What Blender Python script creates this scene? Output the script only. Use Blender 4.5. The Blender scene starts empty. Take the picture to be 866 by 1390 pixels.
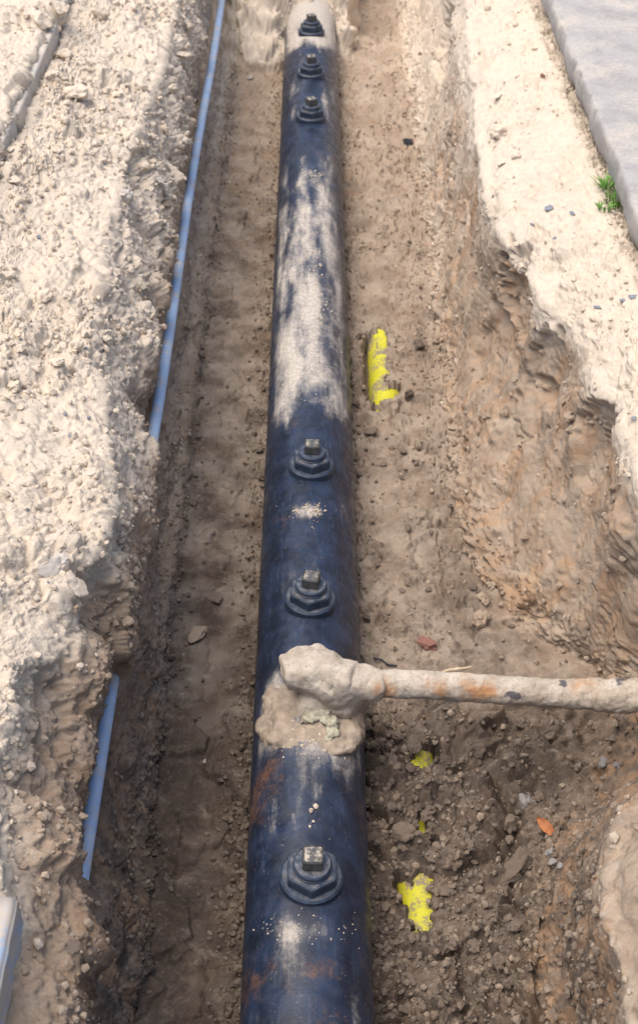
import bpy, bmesh, math, random
import numpy as np
from mathutils import Vector, Matrix, Euler

# ------------------------------------------------------------------ camera, world, sun, exposure
SC = bpy.context.scene
COL = SC.collection
F_PX, CX, CY = 1800.0, 433.0, 650.0           # focal length and principal point of the photograph, in its pixels
PITCH = math.atan(1431.0 / F_PX)
YAW = 0.00348
CAM = np.array([0.0205, 0.0, 2.78])
cam_d = bpy.data.cameras.new('camera')
cam = bpy.data.objects.new('camera', cam_d)
COL.objects.link(cam)
cam.location = CAM
cam.rotation_euler = (math.pi / 2 - PITCH, 0, -YAW)
cam_d.sensor_width = 36.0
cam_d.lens = F_PX / 1390.0 * 36.0
cam_d.shift_y = -45.0 / 1390.0
cam_d.clip_start = 0.05
cam_d.clip_end = 500.0
cam_d.dof.use_dof = True
cam_d.dof.focus_distance = 3.35
cam_d.dof.aperture_fstop = 5.6
SC.camera = cam

SUN_EL, SUN_AZ = math.radians(72), math.radians(-100)      # azimuth clockwise from +Y (the trench direction)
w = bpy.data.worlds.new('World')
SC.world = w
w.use_nodes = True
nt = w.node_tree
sky = nt.nodes.new('ShaderNodeTexSky')
sky.sky_type = 'NISHITA'
sky.sun_disc = False
sky.sun_elevation = SUN_EL
sky.sun_rotation = SUN_AZ
sky.air_density = 1.0
sky.dust_density = 4.0
sky.ozone_density = 1.0
nt.links.new(sky.outputs[0], nt.nodes['Background'].inputs[0])
nt.nodes['Background'].inputs[1].default_value = 0.13

sl = bpy.data.lights.new('sun', 'SUN')
sun = bpy.data.objects.new('sun', sl)
COL.objects.link(sun)
sl.energy = 2.0
sl.angle = math.radians(60)
sl.color = (1.0, 0.91, 0.79)
d = Vector((math.sin(SUN_AZ) * math.cos(SUN_EL), math.cos(SUN_AZ) * math.cos(SUN_EL), math.sin(SUN_EL)))
sun.rotation_euler = d.to_track_quat('Z', 'Y').to_euler()
sun.location = (4, 4, 8)

SC.view_settings.view_transform = 'Standard'
SC.view_settings.look = 'None'
SC.view_settings.gamma = 1.0
SC.view_settings.exposure = 0.68
SC.view_settings.use_curve_mapping = False

# ------------------------------------------------------------------ helpers
rng = np.random.default_rng(7)
random.seed(7)
ROT = np.array(Euler(cam.rotation_euler).to_matrix())


def P(px, py, z):
    """point of the place at height z that the photograph shows at (px, py)"""
    dr = ROT @ np.array([(px - CX) / F_PX, -(py - CY) / F_PX, -1.0])
    t = (z - CAM[2]) / dr[2]
    return CAM + t * dr


def project(p):
    q = (np.asarray(p) - CAM) @ ROT
    zc = -q[..., 2]
    return CX + F_PX * q[..., 0] / zc, CY - F_PX * q[..., 1] / zc, zc


def sstep(a, b, x):
    t = np.clip((x - a) / (b - a), 0, 1)
    return t * t * (3 - 2 * t)


def _hash(ix, iy, iz, seed):
    h = (ix.astype(np.uint32) * np.uint32(374761393) + iy.astype(np.uint32) * np.uint32(668265263)
         + iz.astype(np.uint32) * np.uint32(2147483647 - 19) + np.uint32(seed * 974634 + 77))
    h = (h ^ (h >> np.uint32(13))) * np.uint32(1274126177)
    return h ^ (h >> np.uint32(16))


_G = rng.normal(size=(256, 3)).astype(np.float32)
_G /= np.linalg.norm(_G, axis=1)[:, None]


def noise(p, scale, seed=0):
    """gradient noise, about -1..1, p (n,3), feature size = scale"""
    q = (np.asarray(p, dtype=np.float32) / np.asarray(scale, dtype=np.float32))
    i = np.floor(q).astype(np.int32)
    f = q - i
    u = f * f * f * (f * (f * 6 - 15) + 10)
    out = np.zeros(len(q), dtype=np.float32)
    for dx in (0, 1):
        wx = u[:, 0] if dx else 1 - u[:, 0]
        for dy in (0, 1):
            wy = u[:, 1] if dy else 1 - u[:, 1]
            for dz in (0, 1):
                wz = u[:, 2] if dz else 1 - u[:, 2]
                g = _G[_hash(i[:, 0] + dx, i[:, 1] + dy, i[:, 2] + dz, seed) & np.uint32(255)]
                out += wx * wy * wz * (g[:, 0] * (f[:, 0] - dx) + g[:, 1] * (f[:, 1] - dy) + g[:, 2] * (f[:, 2] - dz))
    return out * 1.7


def fbm(p, scale, octaves, seed=0, gain=0.5):
    o = 0
    a, s = 1.0, np.asarray(scale, dtype=np.float32)
    for k in range(octaves):
        o = o + a * noise(p, s, seed + k * 17)
        a *= gain
        s = s * 0.5
    return o


def worley(u, v, cell, seed=0, prob=1.0):
    """domes of random size scattered in the (u, v) plane: 0 between them, up to 1 at a centre"""
    a, b = u / cell, v / cell
    ia, ib = np.floor(a).astype(np.int32), np.floor(b).astype(np.int32)
    best = np.zeros(len(u), dtype=np.float32)
    for da in (-1, 0, 1):
        for db in (-1, 0, 1):
            h = _hash(ia + da, ib + db, ia * 0 + 5, seed)
            ca = ia + da + 0.15 + 0.7 * (h & np.uint32(1023)).astype(np.float32) / 1023
            cb = ib + db + 0.15 + 0.7 * ((h >> np.uint32(10)) & np.uint32(1023)).astype(np.float32) / 1023
            r3 = ((h >> np.uint32(20)) & np.uint32(1023)).astype(np.float32) / 1023
            r = np.where(r3 < prob, 0.25 + 0.55 * (r3 / max(prob, 1e-3)) ** 2, 1e-4)
            dd = ((a - ca) ** 2 + (b - cb) ** 2) / (r * r)
            best = np.maximum(best, np.sqrt(np.clip(1 - dd, 0, 1)) * r / 0.8)
    return best


def plates(u, v, cell, seed=0):
    """broken plates: random value, tilt and distance to the joint for each polygonal cell of the (u, v) plane"""
    a, b = u / cell, v / cell
    ia, ib = np.floor(a).astype(np.int32), np.floor(b).astype(np.int32)
    f1 = np.full(len(u), 9.0, dtype=np.float32)
    f2 = f1.copy()
    hid = np.zeros(len(u), dtype=np.uint32)
    oa, ob = np.zeros_like(f1), np.zeros_like(f1)
    for da in (-1, 0, 1):
        for db in (-1, 0, 1):
            h = _hash(ia + da, ib + db, ia * 0 + 9, seed)
            xa = a - (ia + da + 0.08 + 0.84 * (h & np.uint32(1023)).astype(np.float32) / 1023)
            xb = b - (ib + db + 0.08 + 0.84 * ((h >> np.uint32(10)) & np.uint32(1023)).astype(np.float32) / 1023)
            dd = np.sqrt(xa * xa + xb * xb)
            m_ = dd < f1
            f2 = np.where(m_, f1, np.minimum(f2, dd))
            f1 = np.where(m_, dd, f1)
            hid = np.where(m_, h, hid)
            oa, ob = np.where(m_, xa, oa), np.where(m_, xb, ob)
    h2 = _hash(hid.astype(np.int32), hid.astype(np.int32) * 0 + 3, hid.astype(np.int32) * 0 + 1, seed + 5)
    r0 = (h2 & np.uint32(1023)).astype(np.float32) / 1023
    r1 = ((h2 >> np.uint32(10)) & np.uint32(1023)).astype(np.float32) / 1023 - 0.5
    r2 = ((h2 >> np.uint32(20)) & np.uint32(1023)).astype(np.float32) / 1023 - 0.5
    return r0, (oa * r1 + ob * r2) * 2, f2 - f1, f1


def mesh_np(name, verts, faces, smooth=True):
    """verts (n,3), faces (m,3|4) -> mesh datablock"""
    verts = np.ascontiguousarray(verts, dtype=np.float32)
    faces = np.ascontiguousarray(faces, dtype=np.int32)
    me = bpy.data.meshes.new(name)
    k = faces.shape[1]
    me.vertices.add(len(verts))
    me.vertices.foreach_set('co', verts.ravel())
    me.loops.add(faces.size)
    me.loops.foreach_set('vertex_index', faces.ravel())
    me.polygons.add(len(faces))
    me.polygons.foreach_set('loop_start', np.arange(0, faces.size, k, dtype=np.int32))
    me.polygons.foreach_set('loop_total', np.full(len(faces), k, dtype=np.int32))
    me.polygons.foreach_set('use_smooth', np.full(len(faces), smooth, dtype=bool))
    me.update(calc_edges=True)
    return me


def attr(me, name, vals):
    a = me.attributes.new(name, 'FLOAT', 'POINT')
    a.data.foreach_set('value', np.ascontiguousarray(vals, dtype=np.float32))


def obj(name, me, mat=None, parent=None, loc=(0, 0, 0), rot=(0, 0, 0), scale=(1, 1, 1)):
    o = bpy.data.objects.new(name, me)
    COL.objects.link(o)
    if mat is not None and me is not None and not me.materials:
        me.materials.append(mat)
    o.location = loc
    o.rotation_euler = rot
    o.scale = scale
    if parent is not None:
        o.parent = parent
    return o


def tag(o, label=None, cat=None, group=None, kind=None):
    if label: o['label'] = label
    if cat: o['category'] = cat
    if group: o['group'] = group
    if kind: o['kind'] = kind
    return o


def bm_mesh(name, bm, smooth=False):
    me = bpy.data.meshes.new(name)
    bm.to_mesh(me)
    bm.free()
    if smooth:
        me.polygons.foreach_set('use_smooth', np.full(len(me.polygons), True))
    return me


def co(me):
    a = np.empty(len(me.vertices) * 3, dtype=np.float32)
    me.vertices.foreach_get('co', a)
    return a.reshape(-1, 3)


def set_co(me, a):
    me.vertices.foreach_set('co', np.ascontiguousarray(a, dtype=np.float32).ravel())
    me.update()


def vnormals(me):
    a = np.empty(len(me.vertices) * 3, dtype=np.float32)
    me.vertices.foreach_get('normal', a)
    return a.reshape(-1, 3)


# ------------------------------------------------------------------ materials
class NT:
    def __init__(self, name):
        self.m = bpy.data.materials.new(name)
        self.m.use_nodes = True
        self.t = self.m.node_tree
        self.b = self.t.nodes['Principled BSDF']
        self.tc = self.t.nodes.new('ShaderNodeTexCoord')

    def n(self, typ, **kw):
        x = self.t.nodes.new(typ)
        for k, v in kw.items():
            setattr(x, k, v)
        return x

    def l(self, a, b):
        self.t.links.new(a, b)

    def noise(self, scale, detail=4, rough=0.55, stretch=None, dist=0.0):
        x = self.n('ShaderNodeTexNoise')
        x.inputs['Scale'].default_value = scale
        x.inputs['Detail'].default_value = detail
        x.inputs['Roughness'].default_value = rough
        x.inputs['Distortion'].default_value = dist
        if stretch:
            mp = self.n('ShaderNodeMapping')
            mp.inputs['Scale'].default_value = stretch
            self.l(self.tc.outputs['Object'], mp.inputs['Vector'])
            self.l(mp.outputs[0], x.inputs['Vector'])
        else:
            self.l(self.tc.outputs['Object'], x.inputs['Vector'])
        return x.outputs['Fac']

    def attr(self, name):
        x = self.n('ShaderNodeAttribute', attribute_name=name)
        return x.outputs['Fac']

    def math(self, op, a, b=0.0, c=0.0, clamp=False):
        x = self.n('ShaderNodeMath', operation=op, use_clamp=clamp)
        for i, v in enumerate((a, b, c)):
            if isinstance(v, (int, float)):
                x.inputs[i].default_value = v
            else:
                self.l(v, x.inputs[i])
        return x.outputs[0]

    def ramp(self, fac, lo, hi, a=0.0, b=1.0):
        x = self.n('ShaderNodeMapRange', interpolation_type='SMOOTHSTEP')
        self.l(fac, x.inputs['Value'])
        x.inputs['From Min'].default_value = lo
        x.inputs['From Max'].default_value = hi
        x.inputs['To Min'].default_value = a
        x.inputs['To Max'].default_value = b
        return x.outputs[0]

    def mix(self, fac, a, b, mode='MIX'):
        x = self.n('ShaderNodeMix', data_type='RGBA', blend_type=mode)
        for s, v in ((x.inputs[0], fac), (x.inputs[6], a), (x.inputs[7], b)):
            if isinstance(v, (int, float)):
                s.default_value = v
            elif isinstance(v, tuple):
                s.default_value = (*v, 1.0)
            else:
                self.l(v, s)
        return x.outputs[2]

    def bump(self, height, strength, dist, prev=None):
        x = self.n('ShaderNodeBump')
        x.inputs['Strength'].default_value = strength
        x.inputs['Distance'].default_value = dist
        self.l(height, x.inputs['Height'])
        if prev is not None:
            self.l(prev, x.inputs['Normal'])
        return x.outputs[0]

    def out(self, col=None, rough=None, spec=None, normal=None, metal=None):
        for k, v in (('Base Color', col), ('Roughness', rough), ('Specular IOR Level', spec), ('Normal', normal), ('Metallic', metal)):
            if v is None:
                continue
            if isinstance(v, (int, float)):
                self.b.inputs[k].default_value = v
            elif isinstance(v, tuple):
                self.b.inputs[k].default_value = (*v, 1.0)
            else:
                self.l(v, self.b.inputs[k])
        return self.m


def soil_material(name, dry, sub, damp, speck=1.0):
    """dry sandy crust -> ochre subsoil -> damp dark earth, chosen by the attribute 'damp' 0..1"""
    t = NT(name)
    a = t.attr('damp')
    big = t.noise(5.0, 5, 0.6)
    mid = t.noise(28.0, 6, 0.65)
    fine = t.noise(230.0, 4, 0.7)
    tone = t.attr('tone')
    och = t.attr('ochre')
    f = t.math('ADD', a, t.math('MULTIPLY', t.math('SUBTRACT', big, 0.5), 0.35))
    f = t.math('ADD', f, t.math('MULTIPLY', t.math('SUBTRACT', mid, 0.5), 0.45))
    c = t.mix(t.ramp(f, 0.05, 0.5), dry, sub)
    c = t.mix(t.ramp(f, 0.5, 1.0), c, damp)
    # rusty ochre veins in the subsoil
    oc = t.noise(9.0, 5, 0.6, (1.0, 1.5, 0.30), 0.8)
    c = t.mix(t.math('MULTIPLY', t.ramp(oc, 0.40, 0.66, 0, 0.85), t.math('MULTIPLY', och, t.ramp(f, 0.12, 0.35))), c, (sub[0] * 1.25, sub[1] * 0.98, sub[2] * 0.72))
    gr = t.noise(12.0, 4, 0.6, (1.0, 1.3, 0.35), 1.0)
    c = t.mix(t.math('MULTIPLY', t.ramp(gr, 0.55, 0.72, 0, 0.6), t.math('MULTIPLY', och, t.ramp(f, 0.2, 0.4))), c, (sub[0] * 0.52, sub[1] * 0.55, sub[2] * 0.62))
    pt = t.noise(17.0, 6, 0.7, None, 0.5)
    c = t.mix(t.ramp(pt, 0.50, 0.72, 0, 0.38), c, t.mix(0.55, c, dry))
    c = t.mix(t.ramp(pt, 0.28, 0.48, 0.22, 0.0), c, t.mix(0.5, c, damp))
    c = t.mix(t.ramp(t.noise(34.0, 6, 0.75, None, 0.4), 0.52, 0.74, 0, 0.55), c, t.mix(0.55, c, sub))
    # grain: darker and paler grit
    c = t.mix(t.ramp(fine, 0.52, 0.74, 0, 0.36 * speck), c, t.mix(0.5, c, (0.07, 0.055, 0.045)))
    c = t.mix(t.ramp(t.noise(150.0, 3, 0.7), 0.58, 0.75, 0, 0.35), c, t.mix(0.6, c, dry))
    c = t.mix(t.ramp(t.noise(55.0, 2, 0.5), 0.74, 0.80, 0, 0.55), c, (0.10, 0.11, 0.135))
    # fallen dust / trodden smears from the attribute 'tone'
    c = t.mix(t.math('MULTIPLY', tone, 0.5, clamp=True), c, t.mix(0.5, c, dry))
    nrm = t.bump(t.noise(60.0, 6, 0.75), 0.50, 0.009)
    nrm = t.bump(t.noise(240.0, 3, 0.7), 0.6, 0.003, nrm)
    return t.out(c, 0.95, 0.15, nrm)


M = {}
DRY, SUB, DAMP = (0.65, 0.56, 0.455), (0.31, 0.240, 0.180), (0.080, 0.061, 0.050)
M['soil'] = soil_material('sandy_soil', DRY, SUB, DAMP)


def concrete(name, base, dust, dustlo, dusthi):
    t = NT(name)
    c = t.mix(t.ramp(t.noise(9, 5), 0.35, 0.7), base, tuple(x * 0.78 for x in base))
    c = t.mix(t.ramp(t.noise(160, 4, 0.7), 0.5, 0.7, 0, 0.5), c, tuple(x * 0.5 for x in base))
    c = t.mix(t.ramp(t.math('ADD', t.math('MULTIPLY', t.noise(6.0, 7, 0.7), 0.6), t.math('MULTIPLY', t.noise(70.0, 5, 0.7), 0.4)), dustlo, dusthi), c, dust)
    c = t.mix(t.ramp(t.noise(95, 3, 0.6), 0.60, 0.72, 0, 0.7), c, tuple(x * 0.42 for x in base))
    nrm = t.bump(t.noise(190, 5, 0.7), 0.6, 0.004)
    return t.out(c, 0.9, 0.25, nrm)


M['kerb'] = concrete('kerb_concrete', (0.46, 0.44, 0.42), (0.58, 0.51, 0.43), 0.40, 0.62)
M['pave'] = concrete('pavement_asphalt', (0.37, 0.36, 0.355), (0.50, 0.45, 0.39), 0.45, 0.68)


def main_pipe_material():
    t = NT('black_bitumen_pipe')
    dust, rust = t.attr('dust'), t.attr('rust')
    base = t.mix(t.ramp(t.noise(14, 5), 0.35, 0.7), (0.009, 0.014, 0.028), (0.018, 0.030, 0.064))
    scr = t.noise(60, 5, 0.7, (1.0, 0.16, 1.0))           # brushed along the pipe
    base = t.mix(t.ramp(scr, 0.52, 0.75, 0, 0.55), base, (0.05, 0.08, 0.14))
    scr2 = t.noise(30, 6, 0.75, (0.35, 2.2, 0.35))
    base = t.mix(t.ramp(scr2, 0.56, 0.78, 0, 0.4), base, (0.07, 0.072, 0.085))
    rm = t.math('ADD', t.math('MULTIPLY', t.noise(16, 6, 0.7), 0.8), t.math('MULTIPLY', rust, 0.55))
    rm = t.ramp(rm, 0.60, 0.82, 0, 0.7)
    base = t.mix(rm, base, t.mix(t.ramp(t.noise(70, 4), 0.4, 0.6), (0.075, 0.045, 0.035), (0.17, 0.085, 0.045)))
    dn = t.math('ADD', t.math('MULTIPLY', t.noise(13, 7, 0.68, (1, 0.6, 1), 0.8), 0.70), t.math('MULTIPLY', t.noise(75, 5, 0.7), 0.38))
    st_ = t.noise(38, 6, 0.7, (1.0, 0.13, 1.0))
    dn = t.math('ADD', dn, t.math('MULTIPLY', t.math('SUBTRACT', st_, 0.5), 0.55))
    dm = t.ramp(t.math('ADD', dn, t.math('SUBTRACT', t.math('MULTIPLY', dust, 1.0), 0.5)), 0.42, 0.88)
    film = t.ramp(dust, 0.25, 0.95, 0.0, 0.36)
    base = t.mix(film, base, (0.20, 0.21, 0.235))
    dc = t.mix(t.ramp(t.noise(90, 5), 0.35, 0.65), (0.52, 0.475, 0.42), (0.38, 0.34, 0.295))
    col = t.mix(t.math('MULTIPLY', dm, 0.92), base, dc)
    # fine grit everywhere
    gr = t.ramp(t.noise(140, 3, 0.6), 0.66, 0.74, 0, 0.45)
    col = t.mix(gr, col, (0.36, 0.32, 0.28))
    rough = t.mix(dm, t.mix(t.ramp(t.noise(40, 5), 0.3, 0.7), (0.27, 0.27, 0.27), (0.55, 0.55, 0.55)), (0.95, 0.95, 0.95))
    nrm = t.bump(dm, 0.5, 0.004)
    nrm = t.bump(t.noise(120, 5, 0.7), 0.3, 0.003, nrm)
    return t.out(col, rough, 0.5, nrm)


M['main_pipe'] = main_pipe_material()


def iron(name, tint, wear):
    t = NT(name)
    c = t.mix(t.ramp(t.noise(60, 5), 0.35, 0.7), tint, tuple(x * 1.8 for x in tint))
    c = t.mix(t.ramp(t.noise(30, 6, 0.7), 0.62, 0.75, 0, 0.6), c, (0.13, 0.075, 0.045))
    oi = t.n('ShaderNodeObjectInfo').outputs['Random']
    g = t.n('ShaderNodeNewGeometry')
    up = t.n('ShaderNodeSeparateXYZ')
    t.l(g.outputs['Normal'], up.inputs[0])
    dustm = t.math('MULTIPLY', t.ramp(up.outputs[2], 0.75, 1.0), t.math('MULTIPLY', t.ramp(t.noise(45, 6, 0.7), 0.40, 0.68, 0, wear), t.math('ADD', oi, 0.4), clamp=True))
    c = t.mix(dustm, c, (0.44, 0.385, 0.31))
    nrm = t.bump(t.noise(150, 4, 0.65), 0.35, 0.003)
    return t.out(c, 0.48, 0.5, nrm)


M['iron'] = iron('painted_iron', (0.020, 0.032, 0.056), 0.25)
M['iron_worn'] = iron('bare_dusty_iron', (0.05, 0.05, 0.05), 1.6)


def plastic(name, colr, dustc, lo, hi, rough=0.5):
    t = NT(name)
    c = t.mix(t.ramp(t.noise(20, 4), 0.3, 0.7), colr, tuple(x * 0.86 for x in colr))
    dm = t.ramp(t.math('ADD', t.math('MULTIPLY', t.noise(12, 7, 0.68), 0.7), t.math('MULTIPLY', t.noise(90, 5, 0.7), 0.3)), lo, hi)
    c = t.mix(dm, c, dustc)
    return t.out(c, t.mix(dm, (rough,) * 3, (0.95,) * 3), 0.4, t.bump(t.noise(180, 4), 0.2, 0.002))


M['blue'] = plastic('blue_plastic', (0.33, 0.47, 0.68), (0.50, 0.46, 0.42), 0.49, 0.62)
M['yellow'] = plastic('yellow_plastic', (0.54, 0.515, 0.03), (0.24, 0.195, 0.14), 0.49, 0.58)
M['blue_board'] = plastic('dusty_blue_plastic', (0.20, 0.36, 0.58), (0.42, 0.37, 0.32), 0.36, 0.54)


def wrap_material():
    t = NT('muddy_wrapping')
    r = t.attr('rust')
    c = t.mix(t.ramp(t.noise(22, 6, 0.65), 0.3, 0.7), (0.53, 0.47, 0.395), (0.36, 0.305, 0.245))
    c = t.mix(t.ramp(t.noise(120, 4, 0.7), 0.5, 0.7, 0, 0.6), c, (0.22, 0.185, 0.15))
    rm = t.math('ADD', t.math('MULTIPLY', t.noise(26, 6, 0.7, None, 0.6), 0.7), t.math('MULTIPLY', r, 0.5))
    c = t.mix(t.ramp(rm, 0.42, 0.78, 0, 0.85), c, t.mix(t.ramp(t.noise(60, 5), 0.35, 0.65), (0.46, 0.22, 0.075), (0.33, 0.16, 0.07)))
    dk = t.attr('dark')
    c = t.mix(t.ramp(t.math('ADD', t.math('MULTIPLY', t.noise(30, 6, 0.7), 0.7), t.math('MULTIPLY', dk, 0.5)), 0.62, 0.74, 0, 0.85), c, (0.05, 0.055, 0.075))
    nrm = t.bump(t.noise(45, 6, 0.7), 0.5, 0.010)
    nrm = t.bump(t.noise(200, 4, 0.7), 0.5, 0.003, nrm)
    return t.out(c, 0.92, 0.2, nrm)


M['wrap'] = wrap_material()


def plain(name, c1, c2, scale=60, rough=0.9, bump=0.4):
    t = NT(name)
    c = t.mix(t.ramp(t.noise(scale, 5, 0.65), 0.35, 0.68), c1, c2)
    return t.out(c, rough, 0.25, t.bump(t.noise(scale * 3, 4, 0.7), bump, 0.004))


M['clod_dry'] = plain('dry_clod', (0.66, 0.57, 0.46), (0.56, 0.47, 0.37), 45)
M['clod_sub'] = plain('brown_clod', (0.38, 0.30, 0.225), (0.26, 0.20, 0.15), 60)
M['clod_damp'] = plain('damp_clod', (0.20, 0.158, 0.125), (0.105, 0.08, 0.063), 60)
M['stone_grey'] = plain('grey_stone', (0.30, 0.285, 0.27), (0.20, 0.19, 0.185), 30)
M['stone_pale'] = plain('pale_stone', (0.56, 0.52, 0.47), (0.42, 0.38, 0.33), 30)
M['stone_black'] = plain('black_stone', (0.02, 0.022, 0.028), (0.05, 0.05, 0.06), 40)
M['stone_blue'] = plain('blue_grey_stone', (0.17, 0.19, 0.23), (0.28, 0.29, 0.31), 40)
M['brick_red'] = plain('red_brick_shard', (0.27, 0.125, 0.095), (0.20, 0.12, 0.10), 35)
M['leaf'] = plain('dry_leaf', (0.42, 0.17, 0.07), (0.30, 0.12, 0.05), 70, 0.6, 0.3)
M['paste'] = plain('green_grey_paste', (0.42, 0.405, 0.315), (0.29, 0.27, 0.205), 90)
M['mud'] = plain('caked_mud', (0.36, 0.295, 0.23), (0.235, 0.19, 0.15), 30)
M['fibre'] = plain('tan_fibre', (0.58, 0.47, 0.34), (0.46, 0.36, 0.25), 60)
M['grass'] = plain('weed_green', (0.10, 0.27, 0.04), (0.22, 0.38, 0.10), 40, 0.6, 0.1)
M['root'] = plain('thin_root', (0.30, 0.22, 0.15), (0.20, 0.14, 0.10), 60)

# ------------------------------------------------------------------ the trench: one sheet of earth
rows = [1.0]
while rows[-1] < 9.6:
    rows.append(rows[-1] + 0.0036 * max(rows[-1], 1.0) / 1.25)
Yr = np.array([-40, -14, -5, -2, -0.6, 0.1, 0.5, 0.8, 0.93] + rows + [9.9, 10.5, 11.5, 13, 16, 22, 35, 70.0])
NR = len(Yr)


def contour(pts, z):
    """list of (px, py[, z]) -> x(Y), z(Y) sampled at the rows"""
    q = np.array([(*P(p[0], p[1], p[2] if len(p) > 2 else z),) for p in pts])
    q = q[np.argsort(q[:, 1])]
    return np.interp(Yr, q[:, 1], q[:, 0]), np.interp(Yr, q[:, 1], q[:, 2])


def const(x, z):
    return np.full(NR, float(x)), np.full(NR, float(z))


ZF = -0.13
YB = P(640, 960, 0.2)[1]                         # where the branch pipe crosses
drop = 0.07 * (1 - sstep(YB + 0.08, YB + 0.24, Yr))          # the floor is dug a little deeper on this side of the branch
ctrl = [
    const(-1.45, 0.88),
    const(-1.066, 0.884),
    const(-1.056, 0.82),
    const(-1.045, 0.775),
    const(-1.01, 0.80),
    contour([(150, 0), (120, 100), (80, 200), (40, 300), (20, 400), (10, 500), (20, 600), (10, 700), (-20, 800), (-60, 900), (-90, 1000), (-130, 1200), (-170, 1390)], 0.76),
    contour([(240, 0), (215, 100), (178, 200), (148, 300), (130, 400), (128, 500), (145, 600), (150, 700), (122, 760), (66, 830), (36, 900), (8, 1000), (-14, 1100), (-28, 1200), (-60, 1390)], 0.69),
    contour([(272, 0), (256, 100), (240, 200), (226, 300), (214, 400), (206, 500), (197, 570), (193, 640), (199, 700), (192, 780), (178, 850), (149, 920), (122, 1000), (106, 1100), (100, 1170), (110, 1210), (112, 1300), (105, 1390)], 0.43),
    contour([(287, 0), (271, 100), (252, 200), (235, 300), (218, 400), (204, 500), (192, 580), (198, 700), (192, 780), (172, 870), (146, 940), (128, 1000), (108, 1120), (100, 1180), (104, 1250), (95, 1390)], 0.24),
    contour([(300, 100), (266, 300), (250, 450), (234, 600), (213, 800), (196, 1000), (182, 1150), (168, 1300), (158, 1390)], -0.06),
    (np.full(NR, -0.42), ZF + 0.015 - drop * 0.6),
    (np.full(NR, -0.25), ZF - drop * 0.6),
    (np.full(NR, -0.06), ZF - 0.03 - drop * 0.5),
    (np.full(NR, 0.08), ZF - 0.03 - drop * 0.5),
    (np.full(NR, 0.19), ZF + 0.02 - drop * 0.5),
    (np.full(NR, 0.30), ZF + 0.03 - drop * 0.6),
    (np.full(NR, 0.42), ZF + 0.03 - drop * 0.7),
    contour([(545, 0), (556, 100), (574, 250), (594, 400), (616, 600), (630, 700), (645, 760), (690, 830), (760, 880), (830, 920), (840, 1000), (815, 1060), (790, 1110), (765, 1160), (755, 1200), (745, 1300), (740, 1390)], -0.10),
    contour([(570, 0), (575, 100), (592, 250), (616, 400), (648, 600, 0.05), (690, 700, 0.05), (730, 780, 0.03), (800, 860), (880, 910), (905, 980), (880, 1050, 0.0), (825, 1110, 0.05), (790, 1160), (778, 1200), (768, 1300), (760, 1390)], 0.04),
    contour([(602, 0), (606, 100), (614, 200), (628, 300), (650, 380), (690, 470, 0.30), (735, 580, 0.30), (790, 690), (860, 800), (925, 900), (940, 980), (890, 1060), (838, 1110), (806, 1160), (796, 1200), (788, 1300), (780, 1390)], 0.28),
    contour([(630, 0), (641, 100), (650, 200), (664, 280), (672, 320), (700, 350), (738, 410), (772, 440), (800, 480), (812, 530), (842, 545), (866, 640), (915, 740), (965, 860), (985, 960), (930, 1040), (868, 1090), (838, 1140), (824, 1200), (812, 1300), (803, 1390)], 0.60),
    (np.maximum(contour([(690, 0), (700, 100), (712, 200), (740, 300), (775, 350), (815, 400), (850, 450), (890, 520), (930, 640), (985, 800), (1000, 960), (960, 1050), (920, 1140), (905, 1200), (890, 1390)], 0.69)[0], 0.70), np.full(NR, 0.69)),
    const(0.985, 0.735),
    const(1.045, 0.70),
    const(1.12, 0.70),
    const(1.45, 0.70),
]
CXs = np.array([c[0] for c in ctrl])
CZs = np.array([c[1] for c in ctrl])
# widths of the right-hand banks must keep rising outward
for k in range(17, len(ctrl)):
    CXs[k] = np.maximum(CXs[k], CXs[k - 1] + (0.004 if k < 22 else 0.02))
seg_len = np.hypot(np.diff(CXs, axis=0), np.diff(CZs, axis=0))
ncol = np.maximum(2, np.ceil(np.percentile(seg_len, 70, axis=1) / 0.0046).astype(int))
gx, gz = [], []
segid = []
for k in range(len(ctrl) - 1):
    tt = np.linspace(0, 1, ncol[k], endpoint=False)
    gx.append(CXs[k][:, None] * (1 - tt) + CXs[k + 1][:, None] * tt)
    gz.append(CZs[k][:, None] * (1 - tt) + CZs[k + 1][:, None] * tt)
    segid += list(k + tt)
gx.append(CXs[-1][:, None]); gz.append(CZs[-1][:, None]); segid.append(len(ctrl) - 1)
gx = np.concatenate(gx, 1); gz = np.concatenate(gz, 1); segid = np.array(segid)


def smooth_axis(a, n, axis):
    k = np.hanning(n + 2)[1:-1]
    k /= k.sum()
    pad = [(0, 0), (0, 0)]
    pad[axis] = (n // 2, n // 2)
    b = np.pad(a, pad, mode='edge')
    return np.apply_along_axis(lambda v: np.convolve(v, k, mode='valid'), axis, b)


sx, sz = smooth_axis(gx, 7, 1), smooth_axis(gz, 7, 1)
inner = slice(9, NR - 8)
sx[inner] = smooth_axis(sx[inner], 9, 0)
sz[inner] = smooth_axis(sz[inner], 9, 0)
NCf = sx.shape[1]
Yg = np.repeat(Yr[:, None], NCf, 1)
pos = np.stack([sx, Yg, sz], -1)

# soil bridge that swallows the far end of the main pipe
YE = P(418, 20, 0.15)[1]
br = np.clip((Yg - (YE - 0.12) - 0.10 * np.sin(sx * 9 + 1)) * 0.68, 0, 0.75) * (1 - sstep(0.16, 0.30, sx)) * sstep(-0.75, -0.5, sx)
pos[..., 2] = np.where((segid[None, :] > 8.2) & (segid[None, :] < 18), np.maximum(pos[..., 2], pos[..., 2] * (1 - sstep(0, .05, br)) + (br + ZF) * sstep(0, .05, br)), pos[..., 2])

flat = pos.reshape(-1, 3).astype(np.float32)
sg = np.repeat(segid[None, :], NR, 0).ravel()
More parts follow.
